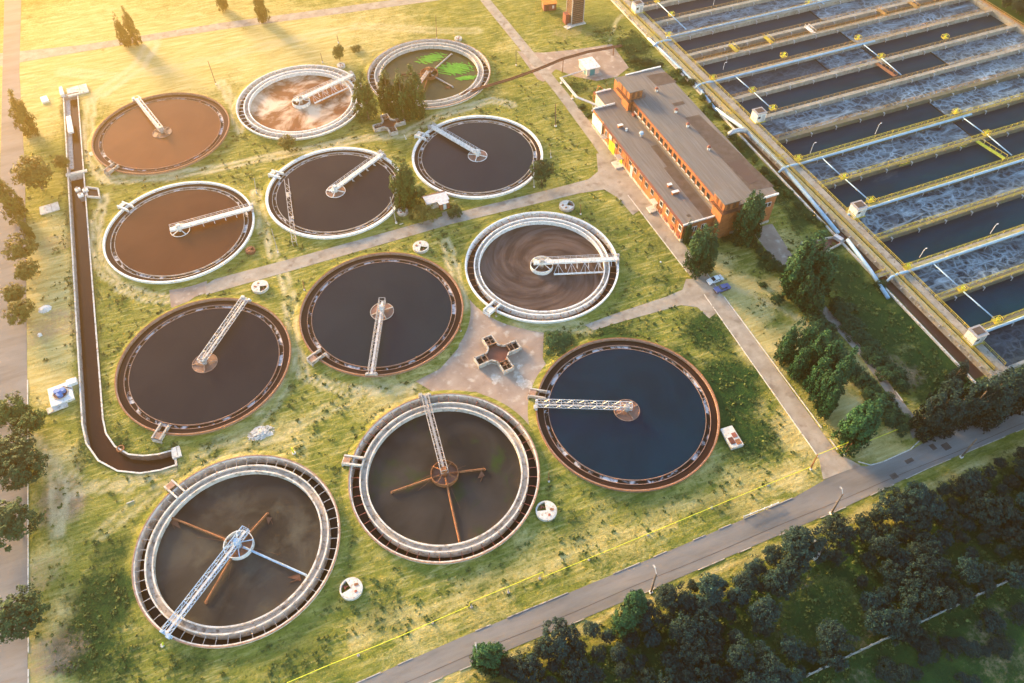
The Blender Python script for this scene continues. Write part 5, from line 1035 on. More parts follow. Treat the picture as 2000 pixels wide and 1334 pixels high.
# tiny brick house with pale roof below the white rimmed tank
p = at(864, 402); t = thing('pump_house', 'tiny brick pump house with a pale sheet roof beside the round bush', 'hut', (p.x, p.y, 0), None, .03)
MB().box((.3, 0, 1.2), (2.8, 3.4, 2.4)).build('hut_wall', M['brick'], t); MB().box((-2.5, 1.2, 1.2), (3.4, 2.8, 2.4)).build('hut_wall', M['concrete'], t)
mb = MB(); mb.prism([(-4.6, -.6), (-1.6, -.6), (-1.4, -2.2), (1.4, -2.2), (1.4, -1), (2.0, -.8), (2.0, 2.4), (-4.6, 2.9)], 2.42, 2.56); mb.build('hut_roof', M['steel'], t); MB().box((.2, -1.74, 1.0), (.9, .08, 1.9)).build('door', M['white'], t); MB().box((-1.5, 3.1, 2.3), (7.0, .5, .25)).build('roof_plank', M['wood'], t)
sheet('footpath', pts((863, 416), (872, 412), (878, 432), (868, 434)), .026, M['pale_road'])
# pump pad with blue motor on the left, channel gates, slabs
p = at(121, 772); t = thing('pump_pad', 'white concrete pad with a blue three lobed motor beside the channel', 'pump', (p.x, p.y, 0), None, -.0)
MB().box((0, 0, .3), (5.0, 5.6, .8), .12).build('pad', M['white'], t); MB().ring((0, 0, .7), [(1.75, 0), (1.75, .12), (1.5, .12), (1.5, 0)], 30).build('pad_ring', M['concrete'], t); MB().disc((0, 0, .715), 0, 1.5, 30).build('pad_opening', M['brown_pit'], t)
mb = MB(); [mb.cyl((.75 * math.cos(a), .75 * math.sin(a), .7), .62, .9, 14) for a in (.5, 2.6, 4.7)]; mb.cyl((0, 0, .7), .4, 1.2, 12); mb.build('motor', M['blue'], t)
MB().box((2.5, 2.6, .5), (2.2, 1.6, 1.0), .1).build('outfall_block', M['white'], t); MB().box((-1.0, -3.4, .15), (4.4, 1.6, .3), .12).build('step_slab', M['pale_concrete'], t); MB().beam((.6, 1.8, .8), (2.4, .6, .8), .16).build('discharge_pipe', M['black'], t)
g0 = None
for (px, py), lab in (((152, 371), 'upper left of the three'), ((158, 382), 'lower one of the three'), ((167, 372), 'right one of the three, at the channel edge')):
    p = at(px, py, .5); t = thing('sluice_gate', 'white sluice gate head over the channel, ' + lab, 'sluice', (p.x, p.y, .3), 'white gate heads over the channel')
    MB().box((0, 0, .3), (1.5, 1.3, .5), .2).build('gate_head', M['white'], t); mb = MB(); mb.cyl((0, 0, .55), .12, .5, 8); mb.ring((0, 0, 1.0), [(.4, 0), (.4, .08), (.3, .08), (.3, 0)], 16); mb.build('hand_wheel', M['dull_steel'], t)
    MB().box((0, 0, -.9), (1.3, .15, 1.9), .2).build('gate_leaf', M['dull_steel'], t)
pq = [at(*q)[:2] for q in ((170, 368), (193, 371), (196, 388), (172, 386))]; o = Vector((pq[0][0], pq[0][1], 0)); t = thing('side_chamber', 'open concrete side chamber joined to the channel by the gate heads', 'chamber', o); mb = MB(o)
for a, b in zip(pq, pq[1:] + pq[:1]): mb.beam(V2(a, .3), V2(b, .3), .35, .8)
mb.build('chamber_wall', M['pale_concrete'], t).location = (0, 0, 0); mb = MB(o); mb.poly([V2(q, .1) for q in pq]); mb.build('chamber_water', M['w_channel'], t).location = (0, 0, 0)
for px, py, a, b, rot, h, lab, m in ((97, 408, 5.2, 3.6, .1, .3, 'flat pale slab with a broken corner between the road and the channel', 'pale_concrete'), (345, 885, 2.0, 2.8, .05, .45, 'small concrete slab at the end of the curved channel', 'pale_concrete'), (137, 245, 1.6, 9.0, .05, .6, 'pale blocks lying in the upper end of the channel', 'white'), (185, 300, 3, 1.8, .3, .4, 'small pale slab right of the upper channel', 'pale_concrete'), (1590, 1078, 3.4, 2.2, .5, 1.6, 'pale roof of a small shelter hidden under the big roadside tree', 'white'), (88, 196, 2.2, 3.4, .2, .6, 'hazy pale block at the channel head, left one', 'white'), (152, 178, 6.5, 5, .1, .5, 'hazy pale foundation beyond the channel head', 'pale_concrete'), (122, 182, 1.2, 5, .1, 1.0, 'hazy pale wall slab beyond the channel head', 'white')):
    p = at(px, py); t = thing('concrete_slab', lab, 'slab', (p.x, p.y, 0), None, rot); mb = MB(); k = .22
    mb.prism([(-a / 2, -b / 2 + k), (-a / 2 + k, -b / 2), (a / 2, -b / 2), (a / 2 - .1, b / 2), (-a / 2 + .15, b / 2)], -.1, h); mb.build('slab_block', M[m], t); MB().box((a * .12, 0, h + .015), (.08, b * .9, .02)).build('slab_joint', M['dark_concrete'], t)
# rubble heaps
def heap(px, py, rx, ry, n, lab, m='white'):
    p = at(px, py); mb = MB((p.x, p.y, 0)); r = random.Random(px)
    for i in range(n):
        a = r.uniform(0, 6.28); d = math.sqrt(r.random()); s = r.uniform(.12, .38) * (1.2 - d * .6); z = (1 - d) * .45
        mb.box((p.x + rx * d * math.cos(a), p.y + ry * d * math.sin(a), z), (s * 1.6, s * 1.2, s), r.uniform(0, 3))
    mb.prism(blob(p.x, p.y, rx * .85, ry * .85, px, 24), -.05, .10); tag(mb.build('rubble_heap', M[m]), lab, 'rubble')
heap(88, 604, 1.5, 1.3, 160, 'white rubble heap beside the trees left of the channel'); heap(510, 846, 2.9, 1.7, 260, 'pale spread of rubble on the grass between the two left tanks', 'pale_concrete'); heap(78, 655, .5, .5, 20, 'tiny pile of pale stones below the white heap'); heap(1290, 512, .1, .1, 3, 'single pale stones on the grass by the plant road');
for k, (px, py, rx, ry, lab) in enumerate(((1023, 748, 1.5, 2.0, 'whitish lime patch at the lower edge of the paved yard'), (968, 740, 1.3, 1.2, 'faint whitish lime patch below the cross shaped chamber'), (1015, 716, .7, .6, 'small whitish lime patch right of the cross shaped chamber'))):
    p = at(px, py); tag(MB((p.x, p.y, 0)).prism(blob(p.x, p.y, rx, ry, px, 40), .0, .045).build('lime_patch', M['lime']), lab, 'lime', 'lime patches on the paved yard')
p = at(236, 877); t = thing('rusty_ring', 'rusty steel ring lying in the weeds by the channel bend', 'ring', (p.x, p.y, 0)); MB().ring((0, 0, .1), [(.85, 0), (.85, .25), (.62, .25), (.62, 0)], 24).build('hoop', M['rust'], t); MB().beam((-.7, 0, .2), (.7, 0, .2), .1).build('spoke', M['rust'], t)
for k, (px, py, dx, dy, lab) in enumerate(((318, 1260, .9, -.6, 'bright yellow pipe stub standing below the nearest tank'), (574, 885, -.1, .6, 'bright yellow pipe stub above the nearest tank'))):
    p = at(px, py); t = thing('pipe_stub', lab, 'pipe', (p.x, p.y, 0)); MB().tube([(0, 0, 0), (dx * .6, dy * .6, 1.8)], .16, 8).build('stub', M['yellow_green'], t); MB().cyl((0, 0, -.02), .45, .14, 14).build('collar', M['pale_concrete'], t)
for k, (px, py, L, a, lab) in enumerate(((255, 981, 1.5, .1, 'short bleached log left of the nearest tank'), (1375, 527, 2.2, .25, 'pale plank beside the parked white car'), (784, 438, 1.1, .1, 'pale plank by the path near the tiny house'))):
    p = at(px, py); tag(MB((p.x, p.y, 0)).tube([(p.x - L / 2 * math.cos(a), p.y - L / 2 * math.sin(a), .14), (p.x + L / 2 * math.cos(a), p.y + L / 2 * math.sin(a), .12)], .14, 8, .10).build('log', M['log']), lab, 'log')
# yellow gas pipe on posts along the bottom of the site
YP = [at(560, 1334, .9), at(640, 1300, .9), at(780, 1243, .9), at(917, 1183, .9), at(917, 1177, 1.4), at(990, 1147, 1.4), at(1061, 1117, 1.4), at(1061, 1127, .9), at(1200, 1070, .9), at(1330, 1016, .9), at(1460, 962, .9), at(1583, 912, .9), at(1595, 889, 4.6), at(1657, 864, 4.6), at(1650, 880, 2.2), at(1700, 860, 1.2), at(1760, 836, 1.2)]
o = loc0(YP[0]); t = thing('gas_pipe', 'thin bright yellow gas pipe on posts along the main road', 'pipe', o)
for a_, b_ in ((0, 12), (12, 14), (14, 17)): mb = MB(o); mb.tube(YP[a_:b_], .065, 8); mb.build('pipe_run', M['yellow_green'], t).location = (0, 0, 0)
for k in (11, 13): mb = MB(o); mb.beam((YP[k].x, YP[k].y, YP[k].z), (YP[k].x, YP[k].y, 4.55 if k == 11 else 2.2), .10); mb.build('riser', M['rust'], t).location = (0, 0, 0)
for px, py, z in ((700, 1280, .9), (845, 1217, .9), (921, 1186, 1.4), (993, 1157, 1.4), (1054, 1130, 1.4), (1150, 1093, .9), (1265, 1045, .9), (1390, 992, .9), (1500, 948, .9)):
    q = at(px, py); mb = MB(o); mb.beam((q.x, q.y, 0), (q.x, q.y, z - .1), .13); mb.cyl((q.x, q.y, -.02), .28, .2, 10); mb.build('post', M['dull_steel'], t).location = (0, 0, 0)
# posts and poles
def pole(bx, by, tx, ty, r, m, name, lab, cat='pole', grp=None, arm=None, footm='white'):
    b = at(bx, by); h = hgt(bx, by, tx, ty); t = thing(name, lab, cat, (b.x, b.y, 0), grp); d = at(tx, ty, h); lean = (d - b); lean.z = 0
    if lean.length > h * .25: lean *= h * .25 / lean.length
    MB().tube([(0, 0, 0), (lean.x, lean.y, h)], r, 8, r * .75).build('shaft', M[m], t); MB().box((0, 0, .2), (r * 3.2, r * 3.2, .45)).build('foot', M[footm], t)
    if arm: q = at(arm[0], arm[1], h + .8) - b; MB().tube([(lean.x, lean.y, h), (lean.x + (q.x - lean.x) * .8, lean.y + (q.y - lean.y) * .8, h + .9), (q.x, q.y, h + .8)], .07, 6).build('lamp_arm', M['steel'], t); MB().box((q.x, q.y, h + .75), (.7, .35, .16), math.atan2(q.y, q.x)).build('lamp_head', M['dull_steel'], t)
for a in ((1623, 1003, 1646, 965, (1643, 953), 'between the road junction and the guard rail'), (1877, 893, 1908, 857, None, 'farthest right along the verge'), (1271, 1157, 1282, 1121, (1278, 1106), 'in the middle of the road verge'), (934, 1303, 932, 1275, (929, 1258), 'beside the roadside poplar at the bottom edge')):
    pole(a[0], a[1], a[2], a[3], .2, 'dark_concrete', 'street_lamp', 'concrete street lamp with white painted foot, ' + a[5], 'street lamp', 'street lamps along the main road', a[4])
for a in ((1583, 917, 1597, 888, 'left of the plant road mouth'), (1649, 888, 1664, 866, 'right of the plant road mouth')): pole(*a[:4], .13, 'rust', 'pipe_post', 'tall red brown post carrying the yellow pipe, ' + a[4], 'post', 'red posts at the plant road mouth')
for a in ((1085, 247, 1085, 203, .17, 'wood', 'dark wooden pole beside the plant road above the white rimmed tank'), (1008, 128, 1008, 98, .12, 'wood', 'thin pole at the edge of the plant road near the arching pipeline'), (774, 436, 762, 385, .15, 'dull_steel', 'leaning grey pole between the two white rimmed tanks'), (1043, 366, 1042, 316, .12, 'dull_steel', 'thin grey pole by the tree beside the dark slate tank'), (595, 567, 591, 547, .12, 'rust', 'short rusty post above the slate tank by the yard'), (900, 648, 897, 630, .12, 'rust', 'short rusty post between the slate tank and the yard'), (969, 619, 969, 597, .12, 'rust', 'short rusty post at the lower left of the white walled tank'), (1072, 941, 1072, 924, .10, 'rust', 'short rusty post left of the blue tank'), (1134, 419, 1134, 399, .12, 'rust', 'short rusty post beside the ribbed round chamber'), (422, 165, 406, 119, .12, 'wood', 'thin leaning pole above the haze covered tank'), (661, 84, 658, 68, .12, 'wood', 'thin dark pole at the lone tree behind the foam tank'), (630, 122, 626, 104, .12, 'wood', 'thin pole left of the lone tree behind the foam tank'), (853, 76, 851, 30, .12, 'wood', 'tall thin pole behind the green tank'), (501, 377, 496, 348, .12, 'dull_steel', 'thin grey pole between the two brown white rimmed tanks'), (543, 493, 530, 447, .12, 'dull_steel', 'long leaning pole left of the rusty gantry'), (793, 272, 787, 263, .10, 'white', 'short white post below the cross shaped chamber with poplars'), (1076, 308, 1075, 293, .10, 'pale_concrete', 'short pale post right of the tree by the slate tank')):
    pole(a[0], a[1], a[2], a[3], a[4], a[5], 'pole', a[6])
# guard rail, concrete fence
p, q = at(1452, 1012), at(1519, 985); o = loc0(p); t = thing('guard_rail', 'white roadside guard rail by the main road', 'guard rail', o); mb = MB(o); mb.beam(p + Vector((0, 0, .75)), q + Vector((0, 0, .75)), .12, .32); mb.build('rail_beam', M['white'], t).location = (0, 0, 0)
for i in range(6): c = p + (q - p) * i / 5; mb = MB(o); mb.beam(c, c + Vector((0, .15, .8)), .14); mb.build('post', M['white'], t).location = (0, 0, 0)
p, q = at(1575, 1322), at(2060, 1093); o = loc0(p); t = thing('concrete_fence', 'long pale concrete panel fence crossing the dark wood', 'fence', o); n = 26; d = (q - p) / n
fm = mat('grey_fence_concrete', (.16, .17, .165), .9, (.26, .27, .26), 1.2)
for i in range(n + 1):
    c = p + d * i; mb = MB(o); mb.box((c.x, c.y, 1.0), (.3, .3, 2.1)); ob = mb.build('fence_post', fm, t); ob.location = (0, 0, 0)
    if i < n and i not in (9,): mb = MB(o); z = random.uniform(-.08, .08); mb.beam(c + d * .04 + Vector((0, 0, .95 + z)), c + d * .96 + Vector((0, 0, .95 + z + random.uniform(-.08, .08))), .12, 1.8); ob = mb.build('fence_panel', fm, t); ob.location = (0, 0, 0)
# two parked cars
def car(px, py, rot, lab, body_m, rounded):
    p = at(px, py, .5); t = thing('parked_car', lab, 'car', (p.x, p.y, 0), 'cars parked on the grass by the plant road', rot); hw = .86
    if rounded: prof = [(-2.15, .45), (-2.2, .75), (-1.95, .98), (-1.5, 1.02), (-.85, 1.05), (.95, 1.0), (1.75, .85), (2.15, .66), (2.2, .42)]; cab = [(-1.35, 1.0), (-.85, 1.46), (.25, 1.5), (1.15, .98)]
    else: prof = [(-2.05, .42), (-2.1, .92), (-1.2, .96), (.9, .94), (2.0, .84), (2.08, .42)]; cab = [(-1.2, .93), (-.8, 1.40), (.30, 1.42), (.85, .92)]
    mb = MB(); k = 0; full = prof + [(prof[-1][0] - .1, .25), (prof[0][0] + .1, .25)]; n = len(full)
    for s, f in ((-1, .90), (-1, 1), (1, 1), (1, .90)):
        for x, z in full: mb.v.append(Vector((x * (1 if abs(f) == 1 else .985), s * hw * f, z if f == 1 else z + (.03 if z > .5 else 0))))
    for a in (0, 1, 2):
        for i in range(n): mb.f.append((a * n + i, a * n + (i + 1) % n, (a + 1) * n + (i + 1) % n, (a + 1) * n + i))
    mb.f.append(tuple(range(n))); mb.f.append(tuple(range(4 * n - 1, 3 * n - 1, -1))); mb.build('body', M[body_m], t)
    mb = MB(); c = cab
    for s in (-1, 1):
        for (x, z), w in zip(c, (.80, .64, .64, .80)): mb.v.append(Vector((x, s * w, z)))
    mb.f += [(1, 2, 6, 5), (0, 1, 2, 3), (7, 6, 5, 4)]; mb.f += [(0, 4, 5, 1), (2, 6, 7, 3)]; mb.build('cabin', M[body_m], t)
    def quad(nm, P): q = MB(); q.poly(P); q.build(nm, M['glass'], t)
    e = .012
    def lerp(a, b, f): return (a[0] + (b[0] - a[0]) * f, a[1] + (b[1] - a[1]) * f)
    for nm, a, b in (('windscreen', c[3], c[2]), ('rear_window', c[0], c[1])):
        l, h = lerp(a, b, .12), lerp(a, b, .9); sx = .03 if nm == 'windscreen' else -.03; quad(nm, [(l[0] + sx, -.70, l[1] + .02), (l[0] + sx, .70, l[1] + .02), (h[0] + sx, .58, h[1] + .02), (h[0] + sx, -.58, h[1] + .02)])
    for s in (-1, 1):
        for x0, x1 in ((-.95, -.30), (-.2, .62)): quad('side_window', [(x0 - (.12 if x0 < -.5 else 0), s * .80, 1.03), (x1 + (.18 if x1 > 0 else 0), s * .80, 1.03), (x1, s * .67, 1.36), (x0, s * .67, 1.36)])
    for x in (-1.3, 1.32):
        for s in (-1, 1):
            wh = MB(); wh.tube([(x, s * .72, .31), (x, s * .885, .31)], .31, 16); w_ = wh.build('wheel', M['black'], t); r = MB(); r.tube([(x, s * .88, .31), (x, s * .90, .31)], .18, 12); r.build('rim', M['steel'], w_)
    for s in (-1, 1): MB().box((2.1, s * .58, .66 if rounded else .70), (.10, .34, .16)).build('headlight', M['steel'], t); MB().box((-2.1, s * .62, .72), (.08, .28, .14)).build('tail_light', M['red_brown'], t)
    MB().box((-2.12, 0, .42), (.16, 1.55, .16)).build('bumper', M['black'] if not rounded else M[body_m], t); MB().box((2.12, 0, .40), (.16, 1.55, .16)).build('bumper', M['black'] if not rounded else M[body_m], t)
car(1397, 547, PI + .05, 'white saloon car parked on the grass, upper one of the two', 'car_white', True)
car(1410, 563.5, PI + .03, 'dark blue boxy saloon car parked on the grass, lower one of the two', 'car_blue', False)
# ------------------------------------------------------------------ trees, bushes, hedges, wood
def crown_mesh(kind, seed):
    """unit tree: height 1, crown made of many leaf faces gathered in clumps"""
    g = np.random.default_rng(seed)
    if kind == 'poplar': n_cl, n_lf, ls = 190, 30, .020
    elif kind == 'round': n_cl, n_lf, ls = 150, 34, .026
    elif kind == 'spread': n_cl, n_lf, ls = 150, 40, .026
    elif kind == 'willow': n_cl, n_lf, ls = 130, 34, .024
    else: n_cl, n_lf, ls = 110, 26, .042
    if kind == 'poplar':
        lob = [(0, 0, 0, 1.0)] + [(g.uniform(-.11, .11), g.uniform(-.11, .11), g.uniform(-.1, .05), g.uniform(.7, .95)) for _ in range(4)]
        C = []
        while len(C) < n_cl:
            l = lob[g.integers(len(lob))]; z = g.uniform(.05, 1.0) * l[3]; t = z / l[3]
            R = .20 * (np.sin(PI * min(1, t * .93 + .07)) ** .55) * (1 - .35 * t); a = g.uniform(0, 2 * PI); rr = R * math.sqrt(g.uniform(.35, 1))
            C.append((l[0] + rr * math.cos(a), l[1] + rr * math.sin(a), max(.05, z + l[2] * .3)))
        C = np.array(C); cr = g.uniform(.035, .065, n_cl); ax = np.array([0, 0, .5])
    elif kind in ('round', 'spread', 'willow'):
        flat = {'round': .46, 'spread': .36, 'willow': .42}[kind]; Rr = {'round': .40, 'spread': .50, 'willow': .46}[kind]
        lob = [(g.uniform(-.22, .22), g.uniform(-.22, .22), g.uniform(.42, .70), g.uniform(.5, .85)) for _ in range(7)] + [(0, 0, .55, 1)]
        C = []
        while len(C) < n_cl:
            l = lob[g.integers(len(lob))]; d = g.normal(size=3); d /= np.linalg.norm(d); d *= g.uniform(.55, 1) ** .5
            C.append((l[0] + d[0] * Rr * l[3] * .8, l[1] + d[1] * Rr * l[3] * .8, l[2] + d[2] * flat * l[3] * .85))
        C = np.array(C); C[:, 2] = np.clip(C[:, 2], .12, 1.0); cr = g.uniform(.055, .105, n_cl); ax = np.array([0, 0, .5])
    else:
        lob = [(g.uniform(-.5, .5), g.uniform(-.5, .5), 0, g.uniform(.5, .9)) for _ in range(5)]
        C = []
        while len(C) < n_cl:
            l = lob[g.integers(len(lob))]; d = g.normal(size=3); d /= np.linalg.norm(d); d[2] = abs(d[2])
            C.append((l[0] * .7 + d[0] * .55 * l[3], l[1] * .7 + d[1] * .55 * l[3], .12 + d[2] * .75 * l[3]))
        C = np.array(C); cr = g.uniform(.10, .18, n_cl); ax = np.array([0, 0, .2])
    P = []; T = []
    for c, r in zip(C, cr):
        d = g.normal(size=(n_lf, 3)); d /= np.linalg.norm(d, axis=1, keepdims=True); d[:, 2] *= 1.5 if kind in ('poplar', 'willow') else .8
        P.append(c + d * r * g.uniform(.4, 1, (n_lf, 1))); T.append(np.full(n_lf, g.uniform(0, .55)) + g.uniform(-.1, .12, n_lf))
    P = np.concatenate(P); T = np.clip(np.concatenate(T), 0, 1); P[:, 2] = np.maximum(P[:, 2], .02)
    out = P - ax; out /= np.linalg.norm(out, axis=1, keepdims=True) + 1e-9
    return leaf_quads('crown', P, np.full(len(P), ls), T, M['leaf_mid'], 0, out, True)
def trunk_mesh(kind):
    mb = MB(); h = {'poplar': .75, 'round': .55, 'spread': .5, 'willow': .5}.get(kind, .3)
    mb.tube([(0, 0, -.01), (.01, 0, h * .5), (0, .01, h)], .022, 8, .008)
    for k in range(5):
        a = k * 1.3; z = h * (.4 + .1 * k); r = .12 if kind == 'poplar' else .26
        mb.tube([(0, 0, z), (r * .6 * math.cos(a), r * .6 * math.sin(a), z + .12), (r * math.cos(a), r * math.sin(a), z + .22)], .009, 5, .003)
    return mb.mesh('trunk', M['trunk'])
M['leaf_hedge'] = leafmat('hedge_leaves', (.006, .042, .018), (.022, .085, .032))
CR = {}; TR = {k: trunk_mesh(k) for k in ('poplar', 'round', 'spread', 'willow', 'bush')}
def crown_of(kind, var, leaf):
    key = (kind, var, leaf)
    if key not in CR:
        base = (kind, var)
        if base not in CR: CR[base] = crown_mesh(kind, 100 + var * 7 + len(kind))
        me = CR[base].copy(); me.materials.clear(); me.materials.append(M[leaf]); CR[key] = me
    return CR[key]
def plant(name, kind, x, y, h, w, leaf, lab, cat, grp=None, var=None):
    var = random.randrange(3) if var is None else var
    t = thing(name, lab, cat, (x, y, 0), grp, random.uniform(0, 6.28)); t.scale = (w, w, h) 
    link('trunk', TR[kind], t); link('crown', crown_of(kind, var, leaf), t)
    return t
def poplar(bx, by, h, lab, leaf='leaf_dark', wf=1.0, grp='tall poplar trees'):
    p = at(bx, by); return plant('poplar_tree', 'poplar', p.x, p.y, h * 1.3, h * wf * 1.08, leaf, lab, 'tree', grp)
def rnd(bx, by, h, r, lab, leaf='leaf_mid', kind='round', name='broadleaf_tree', grp=None):
    p = at(bx, by); return plant(name, kind, p.x, p.y, h, r / .42, leaf, lab, 'tree', grp)
def bush(bx, by, h, r, lab, leaf='leaf_dark', grp=None, name='bush'):
    p = at(bx, by); return plant(name, 'bush', p.x, p.y, h, r / .85, leaf, lab, 'bush', grp)
poplar(720, 234, 12.5, 'poplar at the right edge of the foam covered tank', 'leaf_mid', 1.0)
poplar(762, 222, 12.5, 'left poplar of the three in front of the green tank', 'leaf_mid', .95); poplar(790, 236, 13.5, 'middle poplar of the three in front of the green tank', 'leaf_mid', .9); poplar(812, 228, 13.5, 'right poplar of the three in front of the green tank', 'leaf_mid', .9)
poplar(783, 404, 12.5, 'left poplar of the pair between the two white rimmed tanks', 'leaf_mid', .95); poplar(800, 402, 12, 'right poplar of the pair between the two white rimmed tanks', 'leaf_mid', .95)
rnd(820, 384, 3.5, 2.6, 'low round tree right of the poplars between the white rimmed tanks', 'leaf_mid'); rnd(832, 428, 5.2, 3.4, 'drooping olive willow in front of the tiny house', 'leaf_olive', 'willow', 'willow_tree')
bush(893, 420, 4.2, 2.7, 'large round bush right of the tiny house', 'leaf_dark'); bush(805, 428, 1.6, 1.3, 'small bush left of the willow by the path', 'leaf_mid'); bush(776, 430, 1.4, 1.1, 'small bush at the foot of the leaning grey pole', 'leaf_mid')
rnd(566, 296, 6.0, 3.0, 'small tree between the foam tank and the white rimmed tank', 'leaf_olive'); rnd(664, 118, 6, 2.7, 'lone tree behind the foam tank', 'leaf_olive'); bush(692, 97, 2, 2.6, 'low bush right of the lone tree', 'leaf_olive')
rnd(1058, 362, 9.5, 3.5, 'dense tree at the right edge of the dark slate tank', 'leaf_dark', 'round'); bush(1083, 666, 2.2, 4.8, 'flat dark bush at the edge of the paved yard', 'leaf_dark')
poplar(1338, 474, 6.5, 'slim dark poplar hugging the corner of the brick building', 'leaf_dark', .6); poplar(1358, 532, 13, 'poplar at the roadside below the brick building, left one', 'leaf_dark', .95); poplar(1374, 522, 12, 'poplar at the roadside below the brick building, right one', 'leaf_dark', .85)
poplar(1447, 474, 14.5, 'tall poplar against the gable of the brick building', 'leaf_dark', .95); poplar(1462, 466, 12.5, 'shorter poplar against the gable of the brick building', 'leaf_dark', .85)
for k, (px, py, r) in enumerate(((1398, 478, 1.0), (1412, 470, 1.3), (1424, 466, 1.2), (1466, 480, 2.0), (1480, 492, 2.2), (1496, 506, 2.2), (1510, 518, 2.4), (1524, 528, 2.3))): bush(px, py, r * 1.25, r, ('first', 'second', 'third', 'fourth', 'fifth', 'sixth', 'seventh', 'eighth')[k] + ' dark bush in the row from the brick gable to the big trees', 'leaf_dark', 'bushes below the brick building')
for k, (px, py, h, w, lab) in enumerate(((1560, 566, 15, 1.15, 'tallest poplar of the dark clump below the brick building'), (1538, 572, 12.5, 1.1, 'left poplar of the dark clump below the brick building'), (1584, 575, 12.5, 1.1, 'right poplar of the dark clump below the brick building'), (1560, 598, 9.5, 1.1, 'front poplar of the dark clump below the brick building'), (1600, 560, 9, 1.2, 'rear right poplar of the dark clump below the brick building'), (1583, 612, 7.5, 1.1, 'small poplar at the foot of the dark clump, by the back lane'))): poplar(px, py, h, lab, 'leaf_dark', w * 1.0)
for k, (px, py, r, lab) in enumerate(((1517, 585, 2.4, 'low bush left under the dark poplar clump'), (1490, 560, 1.4, 'small bush left of the dark poplar clump'), (1632, 600, 3.0, 'round bush right of the dark poplar clump'), (1655, 606, 2.6, 'second round bush right of the dark poplar clump'), (1722, 560, 2.2, 'bush at the end of the blue main'), (1610, 570, 2.2, 'bush behind the dark poplar clump'))): bush(px, py, r * 1.1, r, lab)
row = ((1534, 702, 11.5), (1553, 716, 12.0), (1548, 740, 9.5), (1574, 735, 12.5), (1596, 752, 13), (1580, 768, 11), (1600, 790, 12), (1622, 772, 13), (1612, 806, 10))
ordn = ('first', 'second', 'third', 'fourth', 'fifth', 'sixth', 'seventh', 'eighth', 'ninth', 'tenth', 'eleventh', 'twelfth', 'thirteenth', 'fourteenth', 'fifteenth', 'sixteenth')
for k, (px, py, h) in enumerate(row): poplar(px, py, h, ordn[k] + ' poplar from the upper left in the dense plant road row', 'leaf_dark', .82, 'dense poplar row beside the plant road')
poplar(1656, 872, 12, 'left of the two poplars at the plant road mouth', 'leaf_dark', 1.15); poplar(1672, 860, 12, 'right of the two poplars at the plant road mouth', 'leaf_dark', 1.1)
for k, (px, py, h) in enumerate(((1790, 842, 10.5), (1812, 838, 11.5), (1830, 800, 9), (1852, 822, 9.5), (1880, 822, 12), (1906, 812, 12.5), (1935, 800, 12.5), (1962, 788, 13), (1990, 775, 13), (1848, 760, 8))): poplar(px, py, h, ordn[k] + ' dark poplar from the left by the right end of main road', 'leaf_wood', 1.15, 'dark poplars at the right end of the main road')
def along(pl, n):
    P = [at(*q) for q in pl]; L = [0.0]
    for a, b in zip(P[:-1], P[1:]): L.append(L[-1] + (b - a).length)
    for k in range(n):
        d = L[-1] * k / (n - 1); i = max(q for q in range(len(P) - 1) if L[q] <= d + 1e-6); yield k, P[i] + (P[i + 1] - P[i]) * ((d - L[i]) / (L[i + 1] - L[i]))
for k, q in along(((1592, 622), (1610, 648), (1644, 706), (1692, 758), (1732, 798), (1762, 832)), 16):
    s = random.uniform(.85, 1.15); plant('hedge_shrub', 'bush', q.x + random.uniform(-.4, .4), q.y, 3.4 * s, 3.9 * s, 'leaf_hedge', ordn[k] + ' shrub from the top in the hedge left of the back lane', 'shrub', 'hedge left of the back lane')
for k, q in along(((1648, 618), (1664, 642), (1714, 706), (1756, 750)), 11):
    s = random.uniform(.85, 1.2); plant('hedge_shrub', 'bush', q.x + random.uniform(-.5, .5), q.y, 3.4 * s, 4.1 * s, 'leaf_hedge', ordn[k] + ' shrub from the top in the hedge right of the back lane', 'shrub', 'hedge right of the back lane')
bl = ((1322, 140), (1336, 158), (1350, 168), (1370, 190), (1384, 206), (1400, 228), (1416, 250), (1432, 272), (1450, 290), (1470, 316), (1492, 338), (1512, 360), (1535, 382), (1558, 405), (1585, 425), (1605, 440))
for k, (px, py) in enumerate(bl):
    s = random.uniform(1.2, 2.4); bush(px + random.uniform(-5, 5), py + random.uniform(-3, 3), s * 1.1, s, ordn[k] + ' bush from the top between brick building and blue main', 'leaf_dark' if k % 3 else 'leaf_mid', 'bushes behind the brick building')
for k, (px, py, r, lab) in enumerate(((1240, 118, 2.2, 'left bush on the bank by the paved yard'), (1262, 122, 2.5, 'middle bush on the bank by the paved yard'), (1285, 128, 2.0, 'right bush on the bank by the paved yard'), (1136, 212, 1.8, 'bush by the upper end of the brick building'), (1150, 228, 1.4, 'small bush at the upper street corner of the brick building'))): bush(px, py, r * .9, r, lab, 'leaf_dark')
